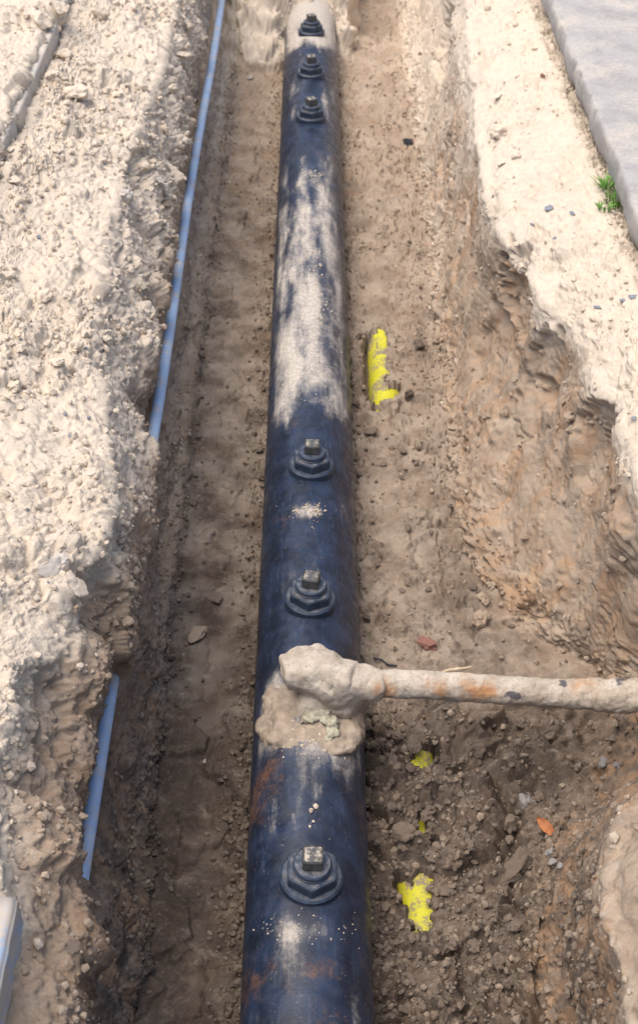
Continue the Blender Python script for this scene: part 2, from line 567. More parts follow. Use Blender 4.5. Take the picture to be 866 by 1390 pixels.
# arc length across the section, for patterns that follow the surface
arc = np.concatenate([np.zeros((NR, 1)), np.cumsum(np.hypot(np.diff(sx, axis=1), np.diff(sz, axis=1)), 1)], 1)
mid_c = int(np.argmin(np.abs(segid - 12.5)))
arc = (arc - arc[:, mid_c:mid_c + 1]).ravel().astype(np.float32)
Yf = flat[:, 1]


def grid_normals(p):
    g = p.reshape(NR, NCf, 3)
    du = np.gradient(g, axis=1)
    dv = np.gradient(g, axis=0)
    n = np.cross(du, dv)
    n /= np.linalg.norm(n, axis=-1, keepdims=True) + 1e-12
    return n.reshape(-1, 3)


nrm = grid_normals(flat)
steep = 1 - np.clip(nrm[:, 2], 0, 1)
ppx, ppy, _ = project(flat)
# zones
z_lbank = sstep(2.8, 3.3, sg) * (1 - sstep(6.7, 7.6, sg)) + (sg < 2)
z_lwall = sstep(6.3, 7.2, sg) * (1 - sstep(9.2, 9.8, sg))
z_floor = sstep(9.2, 9.8, sg) * (1 - sstep(16.6, 17.4, sg))
z_left = 1 - sstep(11.5, 12.5, sg)
z_rwall = sstep(16.6, 17.3, sg) * (1 - sstep(19.9, 20.3, sg))
z_rbank = sstep(19.9, 20.4, sg)
near = 1 - sstep(YB + 0.16, YB + 0.36, Yf)                     # this side of the branch pipe
slump = sstep(2.4, 2.75, Yf) * (1 - sstep(3.6, 4.1, Yf))       # where the right wall has crumbled down
edge_pipe = np.exp(-((np.abs(flat[:, 0]) - 0.160) / 0.060) ** 2) * (np.abs(flat[:, 0]) < 0.3)
arc2 = arc.reshape(NR, NCf)
c95, c173 = int(np.argmin(np.abs(segid - 9.5))), int(np.argmin(np.abs(segid - 17.4)))
edge_lw = np.exp(-((arc2 - arc2[:, c95:c95 + 1] - 0.02) / 0.055) ** 2).ravel()
edge_rw = np.exp(-((arc2 - arc2[:, c173:c173 + 1] + 0.02) / 0.07) ** 2).ravel()

nface = sstep(5.7, 6.3, sg) * (1 - sstep(P(150, 640, 0.7)[1], P(150, 560, 0.7)[1], Yf)) * (sg < 10)
D = np.zeros(len(flat), dtype=np.float32)
lowf = fbm(flat, 0.40, 3, 3)
D += 0.030 * lowf * (0.35 * z_floor + 0.9 * (z_lbank + z_lwall + z_rwall) + 0.5 * z_rbank)
m1 = fbm(flat, 0.11, 4, 11)
D += m1 * (0.012 * z_lbank + 0.014 * z_lwall + 0.010 * z_rbank + 0.007 * z_rwall + 0.008 * z_floor + 0.014 * near * z_floor * (1 - z_left))
fi = fbm(flat, 0.022, 3, 23)
D += fi * (0.0036 * z_lbank + 0.0026 * (z_lwall + z_rwall) + 0.0024 * z_rbank + 0.0024 * z_floor + 0.003 * near * z_floor * (1 - z_left))
# clods: angular cells heaved up or sunk, broken along their joints
wob = 0.014 * noise(flat, 0.045, 41) + 0.006 * noise(flat, 0.015, 43)
ua, va = arc + wob, Yf + 0.014 * noise(flat, 0.045, 42) + 0.006 * noise(flat, 0.015, 44)
patch = sstep(-0.15, 0.45, fbm(flat, 0.30, 2, 57))


def clods(cell, seed, pw):
    r0, tl, bd, f1 = plates(ua, va, cell, seed)
    return (r0 ** pw * sstep(0.0, 0.15, bd) * (1 - 0.5 * f1 * f1) + 0.35 * tl * r0 * sstep(0, 0.2, bd)).astype(np.float32)


W0 = clods(0.14, 4, 2.2)
W1 = clods(0.075, 1, 2.6)
W2 = clods(0.038, 2, 2.4)
W3 = clods(0.019, 3, 2.0)
D += z_lbank * (1 - 0.6 * nface) * (0.024 * W0 + 0.032 * W1 * patch + 0.018 * W2 * (0.3 + 0.7 * patch) + 0.008 * W3)
D += near * z_floor * (1 - z_left) * (0.045 * W0 + 0.036 * W1 + 0.024 * W2 + 0.013 * W3) * (0.45 + 0.55 * patch)
D += z_rbank * (0.014 * W0 + 0.012 * W1 * patch + 0.010 * W2 * (0.3 + 0.7 * patch) + 0.005 * W3)
low_r = 1 - sstep(17.9, 18.7, sg)                              # the foot of the right wall
D += z_rwall * (0.12 + 0.88 * np.maximum(slump * low_r, near * 0.5)) * (0.012 * W0 + 0.012 * W1 * patch + 0.012 * W2 * patch + 0.006 * W3)
D += z_lwall * (0.010 * W0 + 0.007 * W1 * patch + 0.007 * W2 * patch + 0.004 * W3)
brz = sstep(0.0, 0.08, br).ravel()
D += brz * (0.05 * fbm(flat, 0.22, 3, 77) + 0.03 * W1 + 0.02 * W2) * z_floor
D += (edge_lw * 0.8 + edge_rw + z_floor * edge_pipe * 1.1) * (0.010 * W1 + 0.018 * W2 + 0.011 * W3)
# flaky plates with thin broken edges, some missing
for cell, seed, af, ar, al, ab, ll in ((0.26, 61, 0.034, 0.015, 0.012, 0.020, 0.014), (0.11, 62, 0.022, 0.005, 0.008, 0.012, 0.010), (0.052, 63, 0.013, 0.003, 0.004, 0.006, 0.006), (0.026, 64, 0.006, 0.0016, 0.002, 0.003, 0.003)):
    r0, tl, bd, f1 = plates(arc + 1.5 * wob + 0.05 * noise(flat, 0.12, seed), Yf + 0.05 * noise(flat, 0.12, seed + 30), cell, seed)
    hgt = np.where(r0 > 0.55, r0 - 0.55, 0) * 1.6 + 0.4 * tl * (r0 > 0.4)
    e_ = sstep(0.0, 0.05, bd)
    D += hgt * e_ * (af * z_floor * (1 - 0.5 * z_left) * (1 + 0.8 * near) + ar * z_rwall + al * z_lwall + ab * z_rbank + ll * z_lbank)
    D -= (1 - sstep(0.0, 0.06, bd)) * (r0 > 0.5) * (0.5 * af * z_floor * (1 - 0.6 * z_left) + 0.3 * ar * z_rwall + 0.3 * al * z_lwall)
# bucket-tooth grooves running down the right wall
gv = noise(np.stack([Yf + 0.10 * arc, arc * 0.10, arc * 0], 1), 0.10, 101) + 0.5 * noise(np.stack([Yf + 0.06 * arc, arc * 0.07, arc * 0], 1), 0.045, 102)
D += 0.010 * gv * z_rwall * (1 - 0.7 * slump * low_r) + 0.006 * gv * z_lwall
# deep cracks
cr = np.abs(fbm(flat, (0.16, 0.16, 0.16), 4, 131))
D -= 0.012 * (1 - sstep(0.0, 0.02, cr)) * (0.6 * z_floor * (1 - z_left) * (0.4 + 0.6 * near) + 0.5 * z_rwall + 0.5 * z_lwall + 0.5 * z_lbank + 0.5 * z_rbank) * patch


def bite(px, py, z, rad, amp, sharp=0.25):
    """a scoop broken out of the bank (amp < 0) or a swelling (amp > 0)"""
    global D
    c = P(px, py, z)
    rad = np.array(rad)
    loc = np.where((np.abs(flat - c) < rad * 1.7).all(1))[0]
    if len(loc) == 0:
        return
    f_ = flat[loc]
    dd = np.sqrt((((f_ - c) / rad) ** 2).sum(1)) + 0.25 * noise(f_, rad.min() * 0.55, 151) + 0.12 * noise(f_, rad.min() * 0.2, 152)
    D[loc] += amp * (1 - sstep(1 - sharp, 1.0, dd)) * (1 - 0.5 * np.clip(dd, 0, 1) ** 2)


# right wall: bucket scoops with broken upper lips
bite(712, 400, 0.46, (0.10, 0.24, 0.17), -0.075, 0.18)
bite(668, 470, 0.22, (0.12, 0.20, 0.20), -0.040, 0.2)
bite(748, 505, 0.42, (0.10, 0.15, 0.15), -0.055, 0.2)
bite(740, 580, 0.20, (0.20, 0.14, 0.20), -0.045, 0.25)
bite(822, 600, 0.46, (0.13, 0.14, 0.15), -0.065, 0.2)
bite(600, 60, 0.30, (0.14, 0.35, 0.20), -0.055, 0.3)
bite(622, 250, 0.15, (0.10, 0.40, 0.20), -0.030, 0.3)
bite(845, 735, 0.38, (0.16, 0.12, 0.14), 0.030, 0.6)
bite(740, 800, 0.05, (0.14, 0.10, 0.12), 0.030, 0.5)
bite(668, 730, -0.06, (0.10, 0.10, 0.12), 0.035, 0.5)
bite(690, 1010, -0.16, (0.10, 0.05, 0.10), -0.06, 0.3)
bite(800, 985, -0.12, (0.12, 0.04, 0.10), -0.05, 0.3)
# left bank: the old scarp and the broken face above the blue pipe
bite(168, 250, 0.60, (0.07, 0.24, 0.10), -0.050, 0.15)
bite(122, 830, 0.55, (0.09, 0.10, 0.16), -0.055, 0.18)
bite(95, 925, 0.52, (0.07, 0.10, 0.16), 0.030, 0.4)
bite(150, 735, 0.60, (0.05, 0.05, 0.07), -0.035, 0.2)
bite(50, 980, 0.58, (0.06, 0.12, 0.14), -0.040, 0.2)
bite(60, 1130, 0.55, (0.08, 0.12, 0.14), 0.035, 0.5)
# comb marks left by the bucket and boots
for (px, py, rx, ry, am, wl, ang) in ((556, 378, 0.13, 0.22, 0.006, 0.050, 0.15), (600, 700, 0.12, 0.12, 0.005, 0.034, -0.2), (570, 640, 0.10, 0.12, 0.004, 0.030, 0.3), (290, 520, 0.09, 0.25, 0.004, 0.06, 0.1), (550, 210, 0.12, 0.3, 0.006, 0.07, -0.1)):
    c = P(px, py, ZF)
    q = ((flat[:, 0] - c[0]) / rx) ** 2 + ((flat[:, 1] - c[1]) / ry) ** 2
    D += am * np.exp(-q * 1.3) * np.sin((flat[:, 1] + ang * flat[:, 0] + 0.02 * m1) * 6.283 / wl) * z_floor
# flat trodden slabs on the floor
for (px, py, rx, ry, a) in ((620, 1020, .09, .06, .022), (690, 1075, .07, .06, .02), (545, 870, .10, .07, .020), (585, 765, .13, .09, -.022),
                            (560, 560, .16, .12, -.008), (690, 1245, .12, .08, -.02), (560, 300, .16, .22, .02), (530, 290, .12, .16, .015)):
    bite(px, py, ZF, (rx, ry, 0.2), a, 0.12)

# the floor keeps clear of the branch pipe, and buries or bares the yellow pipe
flat2 = flat + nrm * D[:, None]
flat2[:, 2] += brz * (0.04 * fbm(flat2 + 3.0, 0.16, 3, 80)) * z_floor
R_Y = 0.062
X_Y = P(522, 520, ZF)[0]
ZC_Y = ZF + 0.030 - R_Y                                   # axis of the yellow pipe
dxy = flat2[:, 0] - X_Y


def yellow_drop(y):
    return np.interp(y, [1.0, YB + 0.02, YB + 0.24, 9], [0.045, 0.045, 0.0, 0.0])


zc_y = ZC_Y - yellow_drop(flat2[:, 1])
ytop = zc_y + np.sqrt(np.clip(R_Y ** 2 - dxy ** 2, 0, None))
ypx, ypy, _ = project(np.stack([flat2[:, 0], flat2[:, 1], ytop], 1))
# the rubble lies thin around the spots where the yellow pipe shows
prox = np.zeros(len(flat2), dtype=np.float32)
for (cx_, cy_, rr_) in ((584, 1034, 0.10), (572, 1126, 0.08), (560, 1216, 0.12), (570, 1246, 0.11)):
    c = P(cx_, cy_, -0.15)
    prox = np.maximum(prox, np.exp(-(((flat2[:, 0] - c[0]) ** 2 + (flat2[:, 1] - c[1]) ** 2) / rr_ ** 2) ** 2))
lvl = zc_y + np.sqrt(np.clip(R_Y ** 2 - np.clip(np.abs(dxy) * 0.55, 0, R_Y) ** 2, 0, None)) + 0.002 + 0.35 * D
flat2[:, 2] = np.where(z_floor > 0.3, flat2[:, 2] * (1 - prox) + np.minimum(flat2[:, 2], lvl) * prox, flat2[:, 2])
bare = np.full(len(flat2), -1.0, dtype=np.float32)
for (cx_, cy_, rx_, ry_) in ((508, 510, 17, 52), (506, 520, 14, 40), (516, 462, 9, 16), (530, 536, 14, 7), (584, 1034, 26, 13), (572, 1126, 6, 17), (586, 1160, 4, 5), (558, 1216, 26, 20), (572, 1198, 16, 11), (570, 1246, 18, 20), (563, 1268, 5, 6)):
    bare = np.maximum(bare, 1 - np.sqrt(((ypx - cx_) / rx_) ** 2 + ((ypy - cy_) / ry_) ** 2))
bare += 0.30 * noise(flat2, 0.035, 171) + 0.22 * noise(flat2, 0.014, 172)
inp = (np.abs(dxy) < R_Y + 0.03) & (z_floor > 0.3)
cover = ytop + 0.005 + 0.006 * np.clip(-bare, 0, 1.0) + 0.006 * (fi + m1)
want = np.where(bare > 0, ytop - 0.012 - 0.02 * np.clip(bare, 0, 1), np.maximum(flat2[:, 2], np.where(np.abs(dxy) < R_Y * 0.97, cover, -9)))
bl = 1 - sstep(R_Y - 0.004, R_Y + 0.03, np.abs(dxy))
lowered = np.where(bare > 0, np.minimum(flat2[:, 2], want), want)
flat2[:, 2] = np.where(inp, flat2[:, 2] * (1 - bl) + lowered * bl, flat2[:, 2])

# keep soil off the blue pipe where it lies bare
R_B = 0.0195
XB0, ZB0 = P(205, 600, 0.28)[0], 0.28

hh = CAM[2] - flat2[:, 2]
rho_c = (XB0 - CAM[0]) / (CAM[2] - ZB0)
rho_r = R_B / (CAM[2] - ZB0)
Ypy = lambda q: P(150, q, ZB0)[1]
e_n = 0.05 * noise(flat2, 0.12, 181)
barev = np.maximum(sstep(Ypy(690), Ypy(680), Yf + e_n), sstep(Ypy(1262), Ypy(1250), Yf + e_n) * (1 - sstep(Ypy(935), Ypy(920), Yf + e_n)))
rag = np.clip(0.2 + 1.1 * fbm(flat2, 0.10, 2, 183) + 0.7 * noise(flat2, 0.025, 184), -0.3, 1.9)
lim = CAM[0] + (rho_c - rho_r * (1.05 - 0.75 * np.clip(rag, 0, 1.6))) * hh
above = (sg > 4.5) & (sg < 9.3) & (flat2[:, 2] > ZB0 - 0.004)
flat2[:, 0] = np.where(above & (barev > 0.5), np.minimum(flat2[:, 0], lim), flat2[:, 0])
lim2 = CAM[0] + (rho_c + rho_r * 2.0) * hh + 0.012 * fbm(flat2, 0.09, 3, 186)
bell = np.exp(-((sg - 7.5) / 0.6) ** 2) * (1 - barev) * (Yf > 0.9)
flat2[:, 0] += bell * np.clip(lim2 - flat2[:, 0], 0, 0.07)

flat2 = flat2.astype(np.float32)
nrm2 = grid_normals(flat2)

# colour attributes: dry crust, subsoil, damp earth; damp also carries painted trench shade
zt = flat2[:, 2]
damp = 0.02 + 0.0 * zt
wob2 = 0.07 * fbm(flat2, 0.25, 3, 201)
face_l = sstep(5.9, 6.5, sg + 2.5 * wob2) * (1 - sstep(P(150, 640, 0.7)[1], P(150, 560, 0.7)[1], Yf)) * (sg < 10)   # the freshly broken left face
topsoil = np.maximum(sstep(0.60, 0.44, zt + wob2), face_l)                       # below the dry crust
damp = 0.10 + 0.0 * zt
damp = damp + topsoil * (0.40 * z_rwall + 0.26 * z_lwall + 0.05 * z_lbank) + 0.14 * face_l + 0.16 * face_l * sstep(2.9, 1.7, Yf)
damp = damp * (1 - z_floor) + z_floor * (0.68 + 0.14 * z_left)  # moist floor; the left half is darkened further as painted shade
damp = damp + sstep(4.6, 2.3, Yf) * (0.22 * z_floor * (0.55 + 0.45 * z_left) + 0.10 * z_rwall * topsoil + 0.20 * z_lwall * topsoil)  # towards the camera: moisture plus shade painted in, strongest on the left floor
damp = damp + near * (0.12 * z_floor + 0.26 * z_rwall + 0.42 * z_rbank * (1 - sstep(0.85, 1.0, flat2[:, 0])))
damp = damp * (1 - 0.8 * brz) + 0.16 * brz
damp = damp - 0.20 * sstep(4.0, 5.2, Yf) * z_rwall
damp = damp - 0.26 * sstep(5.2, 7.5, Yf) * (z_floor + 0.6 * z_rwall + 0.6 * z_lwall)
damp = damp + 0.18 * (nrm2[:, 2] < 0.75) * z_rbank * topsoil - 0.05 * z_lbank
ochre = np.clip(0.85 * z_rwall + 0.35 * z_lwall + 0.25 * face_l + 0.05 * brz + 0.15 * z_floor * sstep(4.0, 6.0, Yf) + 0.10 * z_floor, 0, 1)
tone = np.clip(0.5 + 0.9 * fbm(flat2, 0.13, 4, 221), 0, 1) * (1 - 0.7 * near)

gi = np.arange(NR * NCf).reshape(NR, NCf)


def sheet(name, c0, c1, label=None):
    """columns c0..c1 of the earth sheet as one object; the outer columns run on towards the horizon"""
    cols = gi[:, c0:c1 + 1]
    V = flat2[cols.ravel()].reshape(NR, -1, 3)
    A = damp[cols.ravel()].reshape(NR, -1)
    T = tone[cols.ravel()].reshape(NR, -1)
    Nn = nrm2[cols.ravel()].reshape(NR, -1, 3)

    def outer(side):
        nonlocal V, A, T, Nn
        for dist in ((0.06, 0.2, 0.6, 1.5, 4, 12, 40, 90)):
            e = V[:, :1].copy() if side < 0 else V[:, -1:].copy()
            e[..., 0] = (-1.45 - dist) if side < 0 else (1.45 + dist)
            e[..., 2] = 0.88 if side < 0 else 0.70
            n_ = np.zeros_like(e); n_[..., 2] = 1
            a_ = np.full(e.shape[:2], 0.1)
            if side < 0:
                V, A, T, Nn = np.concatenate([e, V], 1), np.concatenate([a_, A], 1), np.concatenate([a_, T], 1), np.concatenate([n_, Nn], 1)
            else:
                V, A, T, Nn = np.concatenate([V, e], 1), np.concatenate([A, a_], 1), np.concatenate([T, a_], 1), np.concatenate([Nn, n_], 1)
    if c0 == 0:
        outer(-1)
    if c1 == NCf - 1:
        outer(1)
    nc = V.shape[1]
    idx = np.arange(NR * nc).reshape(NR, nc)
    fc = np.stack([idx[:-1, :-1].ravel(), idx[:-1, 1:].ravel(), idx[1:, 1:].ravel(), idx[1:, :-1].ravel()], 1)
    me = mesh_np(name, V.reshape(-1, 3), fc)
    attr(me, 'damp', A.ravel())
    attr(me, 'tone', T.ravel())
    oc_ = np.zeros(NR * nc).reshape(NR, nc)
    k0 = 8 if c0 == 0 else 0
    oc_[:, k0:k0 + cols.shape[1]] = ochre[cols]
    attr(me, 'ochre', oc_.ravel())
    me.normals_split_custom_set_from_vertices(Nn.reshape(-1, 3).tolist())
    o = obj(name, me, M['soil'])
    tag(o, kind='structure')
    return o


cl = int(np.argmin(np.abs(segid - 9.4)))
cr_ = int(np.argmin(np.abs(segid - 17.2)))
sheet('ground_left_bank', 0, cl)
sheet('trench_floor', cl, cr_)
sheet('ground_right_bank', cr_, NCf - 1)

# screen lookup of the visible ground surface, to stand loose things on it
gpx, gpy, gzc = project(flat2)


def ground_at(px, py):
    dd = (gpx - px) ** 2 + (gpy - py) ** 2
    cand = np.where(dd < 9)[0]
    if len(cand) == 0:
        cand = np.array([int(np.argmin(dd))])
    i = cand[np.argmin(gzc[cand])]
    return flat2[i].astype(float), nrm2[i].astype(float), F_PX / gzc[i], i


# ------------------------------------------------------------------ kerb and pavement
kerb = obj('kerb', None)
tag(kerb, kind='structure')


def kerbstone_mesh(seed):
    bm = bmesh.new()
    bmesh.ops.create_cube(bm, size=1)
    bmesh.ops.scale(bm, vec=(0.105, 0.992, 0.27), verts=bm.verts)
    bmesh.ops.bevel(bm, geom=bm.edges[:], offset=0.009, segments=2, affect='EDGES', profile=0.6)
    bmesh.ops.subdivide_edges(bm, edges=[e for e in bm.edges if e.calc_length() > 0.2], cuts=24, use_grid_fill=True)
    me = bm_mesh('kerbstone', bm, True)
    v = co(me)
    n = vnormals(me)
    v += n * (0.004 * fbm(v + seed, 0.07, 3, 300))[:, None]
    set_co(me, v)
    return me


km = [kerbstone_mesh(s) for s in (0.0, 7.7, 13.1)]
for i in range(16):
    y0 = 2.0 + i * 1.0
    obj('kerbstone', km[i % 3], M['kerb'], kerb, (-1.085 + 0.006 * math.sin(i * 2.3), y0, 0.735 + 0.004 * math.sin(i * 1.7)), (0, 0, 0.006 * math.sin(i * 3.1)))


def pavement_mesh():
    ys = np.arange(1.5, 14.0, 0.02)
    edge = 1.028 + 0.014 * noise(np.stack([ys, ys * 0, ys * 0], 1), 0.33, 331) + 0.008 * noise(np.stack([ys, ys * 0, ys * 0], 1), 0.07, 332)
    prof = [(0.06, 0.735), (0.012, 0.745), (0.004, 0.77), (-0.002, 0.80), (-0.004, 0.83), (-0.002, 0.852), (0.004, 0.860), (0.020, 0.862)] + [(x, 0.862) for x in np.concatenate([np.arange(0.05, 0.9, 0.03), [1.5, 3, 8, 30]])]
    V = np.array([[(edge[j] + p[0], y, p[1]) for p in prof] for j, y in enumerate(ys)], dtype=np.float32)
    sh = V.shape
    v = V.reshape(-1, 3)
    f = 0.0025 * fbm(v, 0.30, 2, 341) + 0.0012 * fbm(v, 0.03, 2, 342)
    v[:, 2] += f
    v[:, 0] += np.where(v[:, 2] < 0.855, 0.010 * fbm(v, 0.06, 3, 343), 0)
    idx = np.arange(sh[0] * sh[1]).reshape(sh[0], sh[1])
    fc = np.stack([idx[:-1, :-1].ravel(), idx[:-1, 1:].ravel(), idx[1:, 1:].ravel(), idx[1:, :-1].ravel()], 1)
    return mesh_np('pavement', v, fc)


tag(obj('pavement', pavement_mesh(), M['pave']), kind='structure')

# ------------------------------------------------------------------ main pipe with its screwed plugs
R_M = 0.15
YM0, YM1 = -3.0, YE + 0.6


def tube_mesh(name, path, radius, seg=48, rad_fn=None):
    path = np.asarray(path, dtype=float)
    tan = np.gradient(path, axis=0)
    tan /= np.linalg.norm(tan, axis=1)[:, None]
    up = np.array([0, 0, 1.0])
    a = np.cross(tan, up)
    bad = np.linalg.norm(a, axis=1) < 1e-3
    a[bad] = np.array([1.0, 0, 0])
    a /= np.linalg.norm(a, axis=1)[:, None]
    b = np.cross(a, tan)
    th = np.linspace(0, 2 * np.pi, seg, endpoint=False)
    r = np.full(len(path), radius) if rad_fn is None else rad_fn(np.arange(len(path)) / (len(path) - 1))
    V = path[:, None, :] + r[:, None, None] * (np.cos(th)[None, :, None] * a[:, None, :] + np.sin(th)[None, :, None] * b[:, None, :])
    n = len(path)
    idx = np.arange(n * seg).reshape(n, seg)
    nx = np.roll(idx, -1, 1)
    fc = np.stack([idx[:-1].ravel(), idx[1:].ravel(), nx[1:].ravel(), nx[:-1].ravel()], 1)
    return mesh_np(name, V.reshape(-1, 3), fc)


pipe = obj('main_pipe', None, loc=(0, 0, -R_M))
tag(pipe, 'thick black iron main pipe with square headed plugs lying along the trench', 'pipe')
ys = np.concatenate([[YM0, -1, 0, 0.6], np.arange(1.0, YM1, 0.010)])
me = tube_mesh('pipe_body', np.stack([ys * 0, ys, ys * 0 + R_M], 1), R_M, 144)
v = co(me)
n_ = vnormals(me)
wp = v.copy()
wp[:, 2] -= R_M
px_, py_, _ = project(wp)
upn = n_[:, 2]


def yy(py):
    return P(415, py, 0.14)[1]


Ydust = np.array([yy(q) for q in (1390, 1290, 1240, 1130, 1040, 1000, 930, 890, 870, 700, 580, 545, 500, 440, 380, 330, 280, 240, 200, 170, 120, 95, 70, 50, 20)])
vdust = np.array([.40, .38, .30, .22, .46, .60, .56, .28, .20, .22, .24, .56, .60, .60, .64, .60, .50, .40, .30, .28, .46, .26, .22, .95, 1.0])
o_ = np.argsort(Ydust)
dust = np.interp(wp[:, 1], Ydust[o_], vdust[o_])
# the dusty streak keeps to the crown, the flanks stay darker
crown = sstep(0.15, 0.85, upn)
dust = dust * (0.45 + 0.60 * crown)
dust += 0.26 * fbm(wp, (0.10, 0.45, 0.10), 4, 401) * (0.3 + crown)
dust += 0.5 * np.exp(-(((px_ - 420) / 22) ** 2 + ((py_ - 695) / 10) ** 2))
dust -= 0.35 * np.exp(-(((px_ - 418) / 45) ** 2 + ((py_ - 850) / 45) ** 2)) + 0.3 * np.exp(-(((px_ - 425) / 50) ** 2 + ((py_ - 1195) / 48) ** 2))
dust += 0.25 * np.exp(-(((px_ - 410) / 40) ** 2 + ((py_ - 1262) / 16) ** 2))
rust = 0.18 + 0.30 * fbm(wp, 0.2, 3, 411) + 0.32 * np.exp(-((wp[:, 1] - yy(1060)) / 0.12) ** 2) * (np.abs(wp[:, 0]) > 0.06) + 0.35 * sstep(yy(1200), yy(1320), wp[:, 1]) * 0
rust += 0.10 * (1 - sstep(yy(1300), yy(1240), wp[:, 1]))
v += n_ * (0.0012 * fbm(wp, 0.10, 3, 421) + 0.0035 * sstep(0.55, 0.95, dust + 0.2 * noise(wp, 0.03, 431)))[:, None]
set_co(me, v)
attr(me, 'dust', np.clip(dust, 0, 1))
attr(me, 'rust', np.clip(rust, 0, 1))
obj('pipe_body', me, M['main_pipe'], pipe)


def turned(name, prof, seg, z_phase=0.0, bevel=0.0, smooth=False):
    """solid of revolution (seg sides) from (r, z) pairs"""
    bm = bmesh.new()
    ringv = []
    for r, z in prof:
        if r < 1e-6:
            ringv.append([bm.verts.new((0, 0, z))])
        else:
            ringv.append([bm.verts.new((r * math.cos(z_phase + 2 * math.pi * i / seg), r * math.sin(z_phase + 2 * math.pi * i / seg), z)) for i in range(seg)])
    for a, b in zip(ringv[:-1], ringv[1:]):
        for i in range(seg):
            j = (i + 1) % seg
            if len(a) == 1:
                bm.faces.new((a[0], b[j], b[i])) if len(b) > 1 else None
            elif len(b) == 1:
                bm.faces.new((a[i], a[j], b[0]))
            else:
                bm.faces.new((a[i], a[j], b[j], b[i]))
    bmesh.ops.recalc_face_normals(bm, faces=bm.faces[:])
    if bevel:
        bmesh.ops.bevel(bm, geom=[e for e in bm.edges if len(e.link_faces) == 2 and e.calc_face_angle(0) > 0.4], offset=bevel, segments=2, affect='EDGES')
    return bm_mesh(name, bm, smooth)


flange_me = turned('plug', [(0, -0.03), (0.073, -0.03), (0.073, 0.012), (0.068, 0.017), (0, 0.017)], 56)
hex_me = turned('hex_nut', [(0, 0), (0.064, 0), (0.064, 0.027), (0.060, 0.031), (0, 0.031)], 6, math.pi / 6 + math.pi / 3, 0.0018)
collar_me = turned('collar', [(0, 0), (0.0445, 0), (0.0455, 0.004), (0.043, 0.006), (0.0445, 0.009), (0.0445, 0.014), (0.041, 0.018), (0, 0.018)], 48)
head_me = turned('square_head', [(0, 0), (0.0335, 0), (0.0325, 0.030), (0.030, 0.032), (0, 0.032)], 4, math.pi / 4, 0.0025)
for (qx, qy, hexr, sqr, roll) in ((424, 1190, 0.02, 0.0, 3.5), (418.5, 812, -0.10, -0.20, 2.0), (422, 631, 0.06, -0.04, 3.0), (418, 157, 0.10, 0.5, 1.0), (419, 98, -0.05, 0.15, 1.5), (421, 42, 0.2, 0.3, 1.5)):
    y0 = P(qx, qy, 0.158)[1]
    rr = math.radians(roll)
    hgt = R_M - 0.001
    pl_ = obj('plug', flange_me, M['iron'], pipe, (math.sin(rr) * hgt, y0, R_M + math.cos(rr) * hgt), (math.radians(1.6 * math.sin(qy * 1.3)), rr + math.radians(1.2 * math.cos(qy)), 0))
    obj('hex_nut', hex_me, M['iron'], pl_, (0, 0, 0.0171), (0, 0, hexr))
    obj('collar', collar_me, M['iron'], pl_, (0, 0, 0.0481), (0, 0, hexr))
    obj('square_head', head_me, M['iron_worn'], pl_, (0, 0, 0.0661), (0, 0, sqr))


# ------------------------------------------------------------------ lumps made by fusing shapes
def fused(name, shapes, voxel, amp=((0.03, 0.006), (0.01, 0.0025)), seed=0, smooth_it=2):
    """shapes: ('s', centre, radius[, scale]) or ('c', p, q, r0, r1); fused by voxel remeshing and roughened"""
    bm = bmesh.new()
    for s in shapes:
        if s[0] == 's':
            m_ = Matrix.Translation(Vector(s[1])) @ Matrix.Diagonal((*(s[3] if len(s) > 3 else (1, 1, 1)), 1))
            bmesh.ops.create_icosphere(bm, subdivisions=4, radius=s[2], matrix=m_)
        else:
            p, q = Vector(s[1]), Vector(s[2])
            dv = q - p
            m_ = Matrix.Translation((p + q) / 2) @ dv.to_track_quat('Z', 'Y').to_matrix().to_4x4()
            bmesh.ops.create_cone(bm, cap_ends=True, segments=40, radius1=s[3], radius2=s[4], depth=dv.length, matrix=m_)
    tmp = bm_mesh('tmp', bm)
    to = bpy.data.objects.new('tmp', tmp)
    COL.objects.link(to)
    mod = to.modifiers.new('r', 'REMESH')
    mod.mode = 'VOXEL'
    mod.voxel_size = voxel
    sm = to.modifiers.new('s', 'SMOOTH')
    sm.iterations = smooth_it
    dg = bpy.context.evaluated_depsgraph_get()
    me = bpy.data.meshes.new_from_object(to.evaluated_get(dg))
    bpy.data.objects.remove(to)
    bpy.data.meshes.remove(tmp)
    me.name = name
    me.polygons.foreach_set('use_smooth', np.full(len(me.polygons), True))
    v = co(me)
    n = vnormals(me)
    dsp = 0
    for i, (sc, am) in enumerate(amp):
        dsp = dsp + am * fbm(v + seed, sc, 2, 500 + i * 9)
    set_co(me, v + n * np.asarray(dsp)[:, None])
    return me


# ------------------------------------------------------------------ branch pipe: mud-caked elbow and wrapped, rusty run
ZBR = 0.235
pA = P(475, 928, ZBR)
pB = P(866, 941, ZBR)
dirx = (pB - pA) / np.linalg.norm(pB - pA)
pe = P(412, 908, ZBR + 0.01)                      # centre of the elbow's round end
branch = obj('branch_pipe', None, loc=tuple(P(440, 930, 0.15)))
tag(branch, 'rust spotted wrapped branch pipe leaving the main pipe at a mud caked elbow', 'pipe')
bo = np.array(branch.location)
end = pA + dirx * 1.15
tt = np.linspace(0, 1, 300)[:, None]
path = (pA - dirx * 0.04) * (1 - tt) + end * tt
path[:, 2] += 0.006 * np.sin(tt[:, 0] * 9) - 0.01 * tt[:, 0]
me = tube_mesh('wrapped_run', path - bo, 0.038, 56, lambda s: 0.0365 + 0.006 * sstep(0.45, 0.62, s) + 0.02 * np.exp(-(s / 0.03) ** 2))
v = co(me)
n_ = vnormals(me)
wv = v + bo
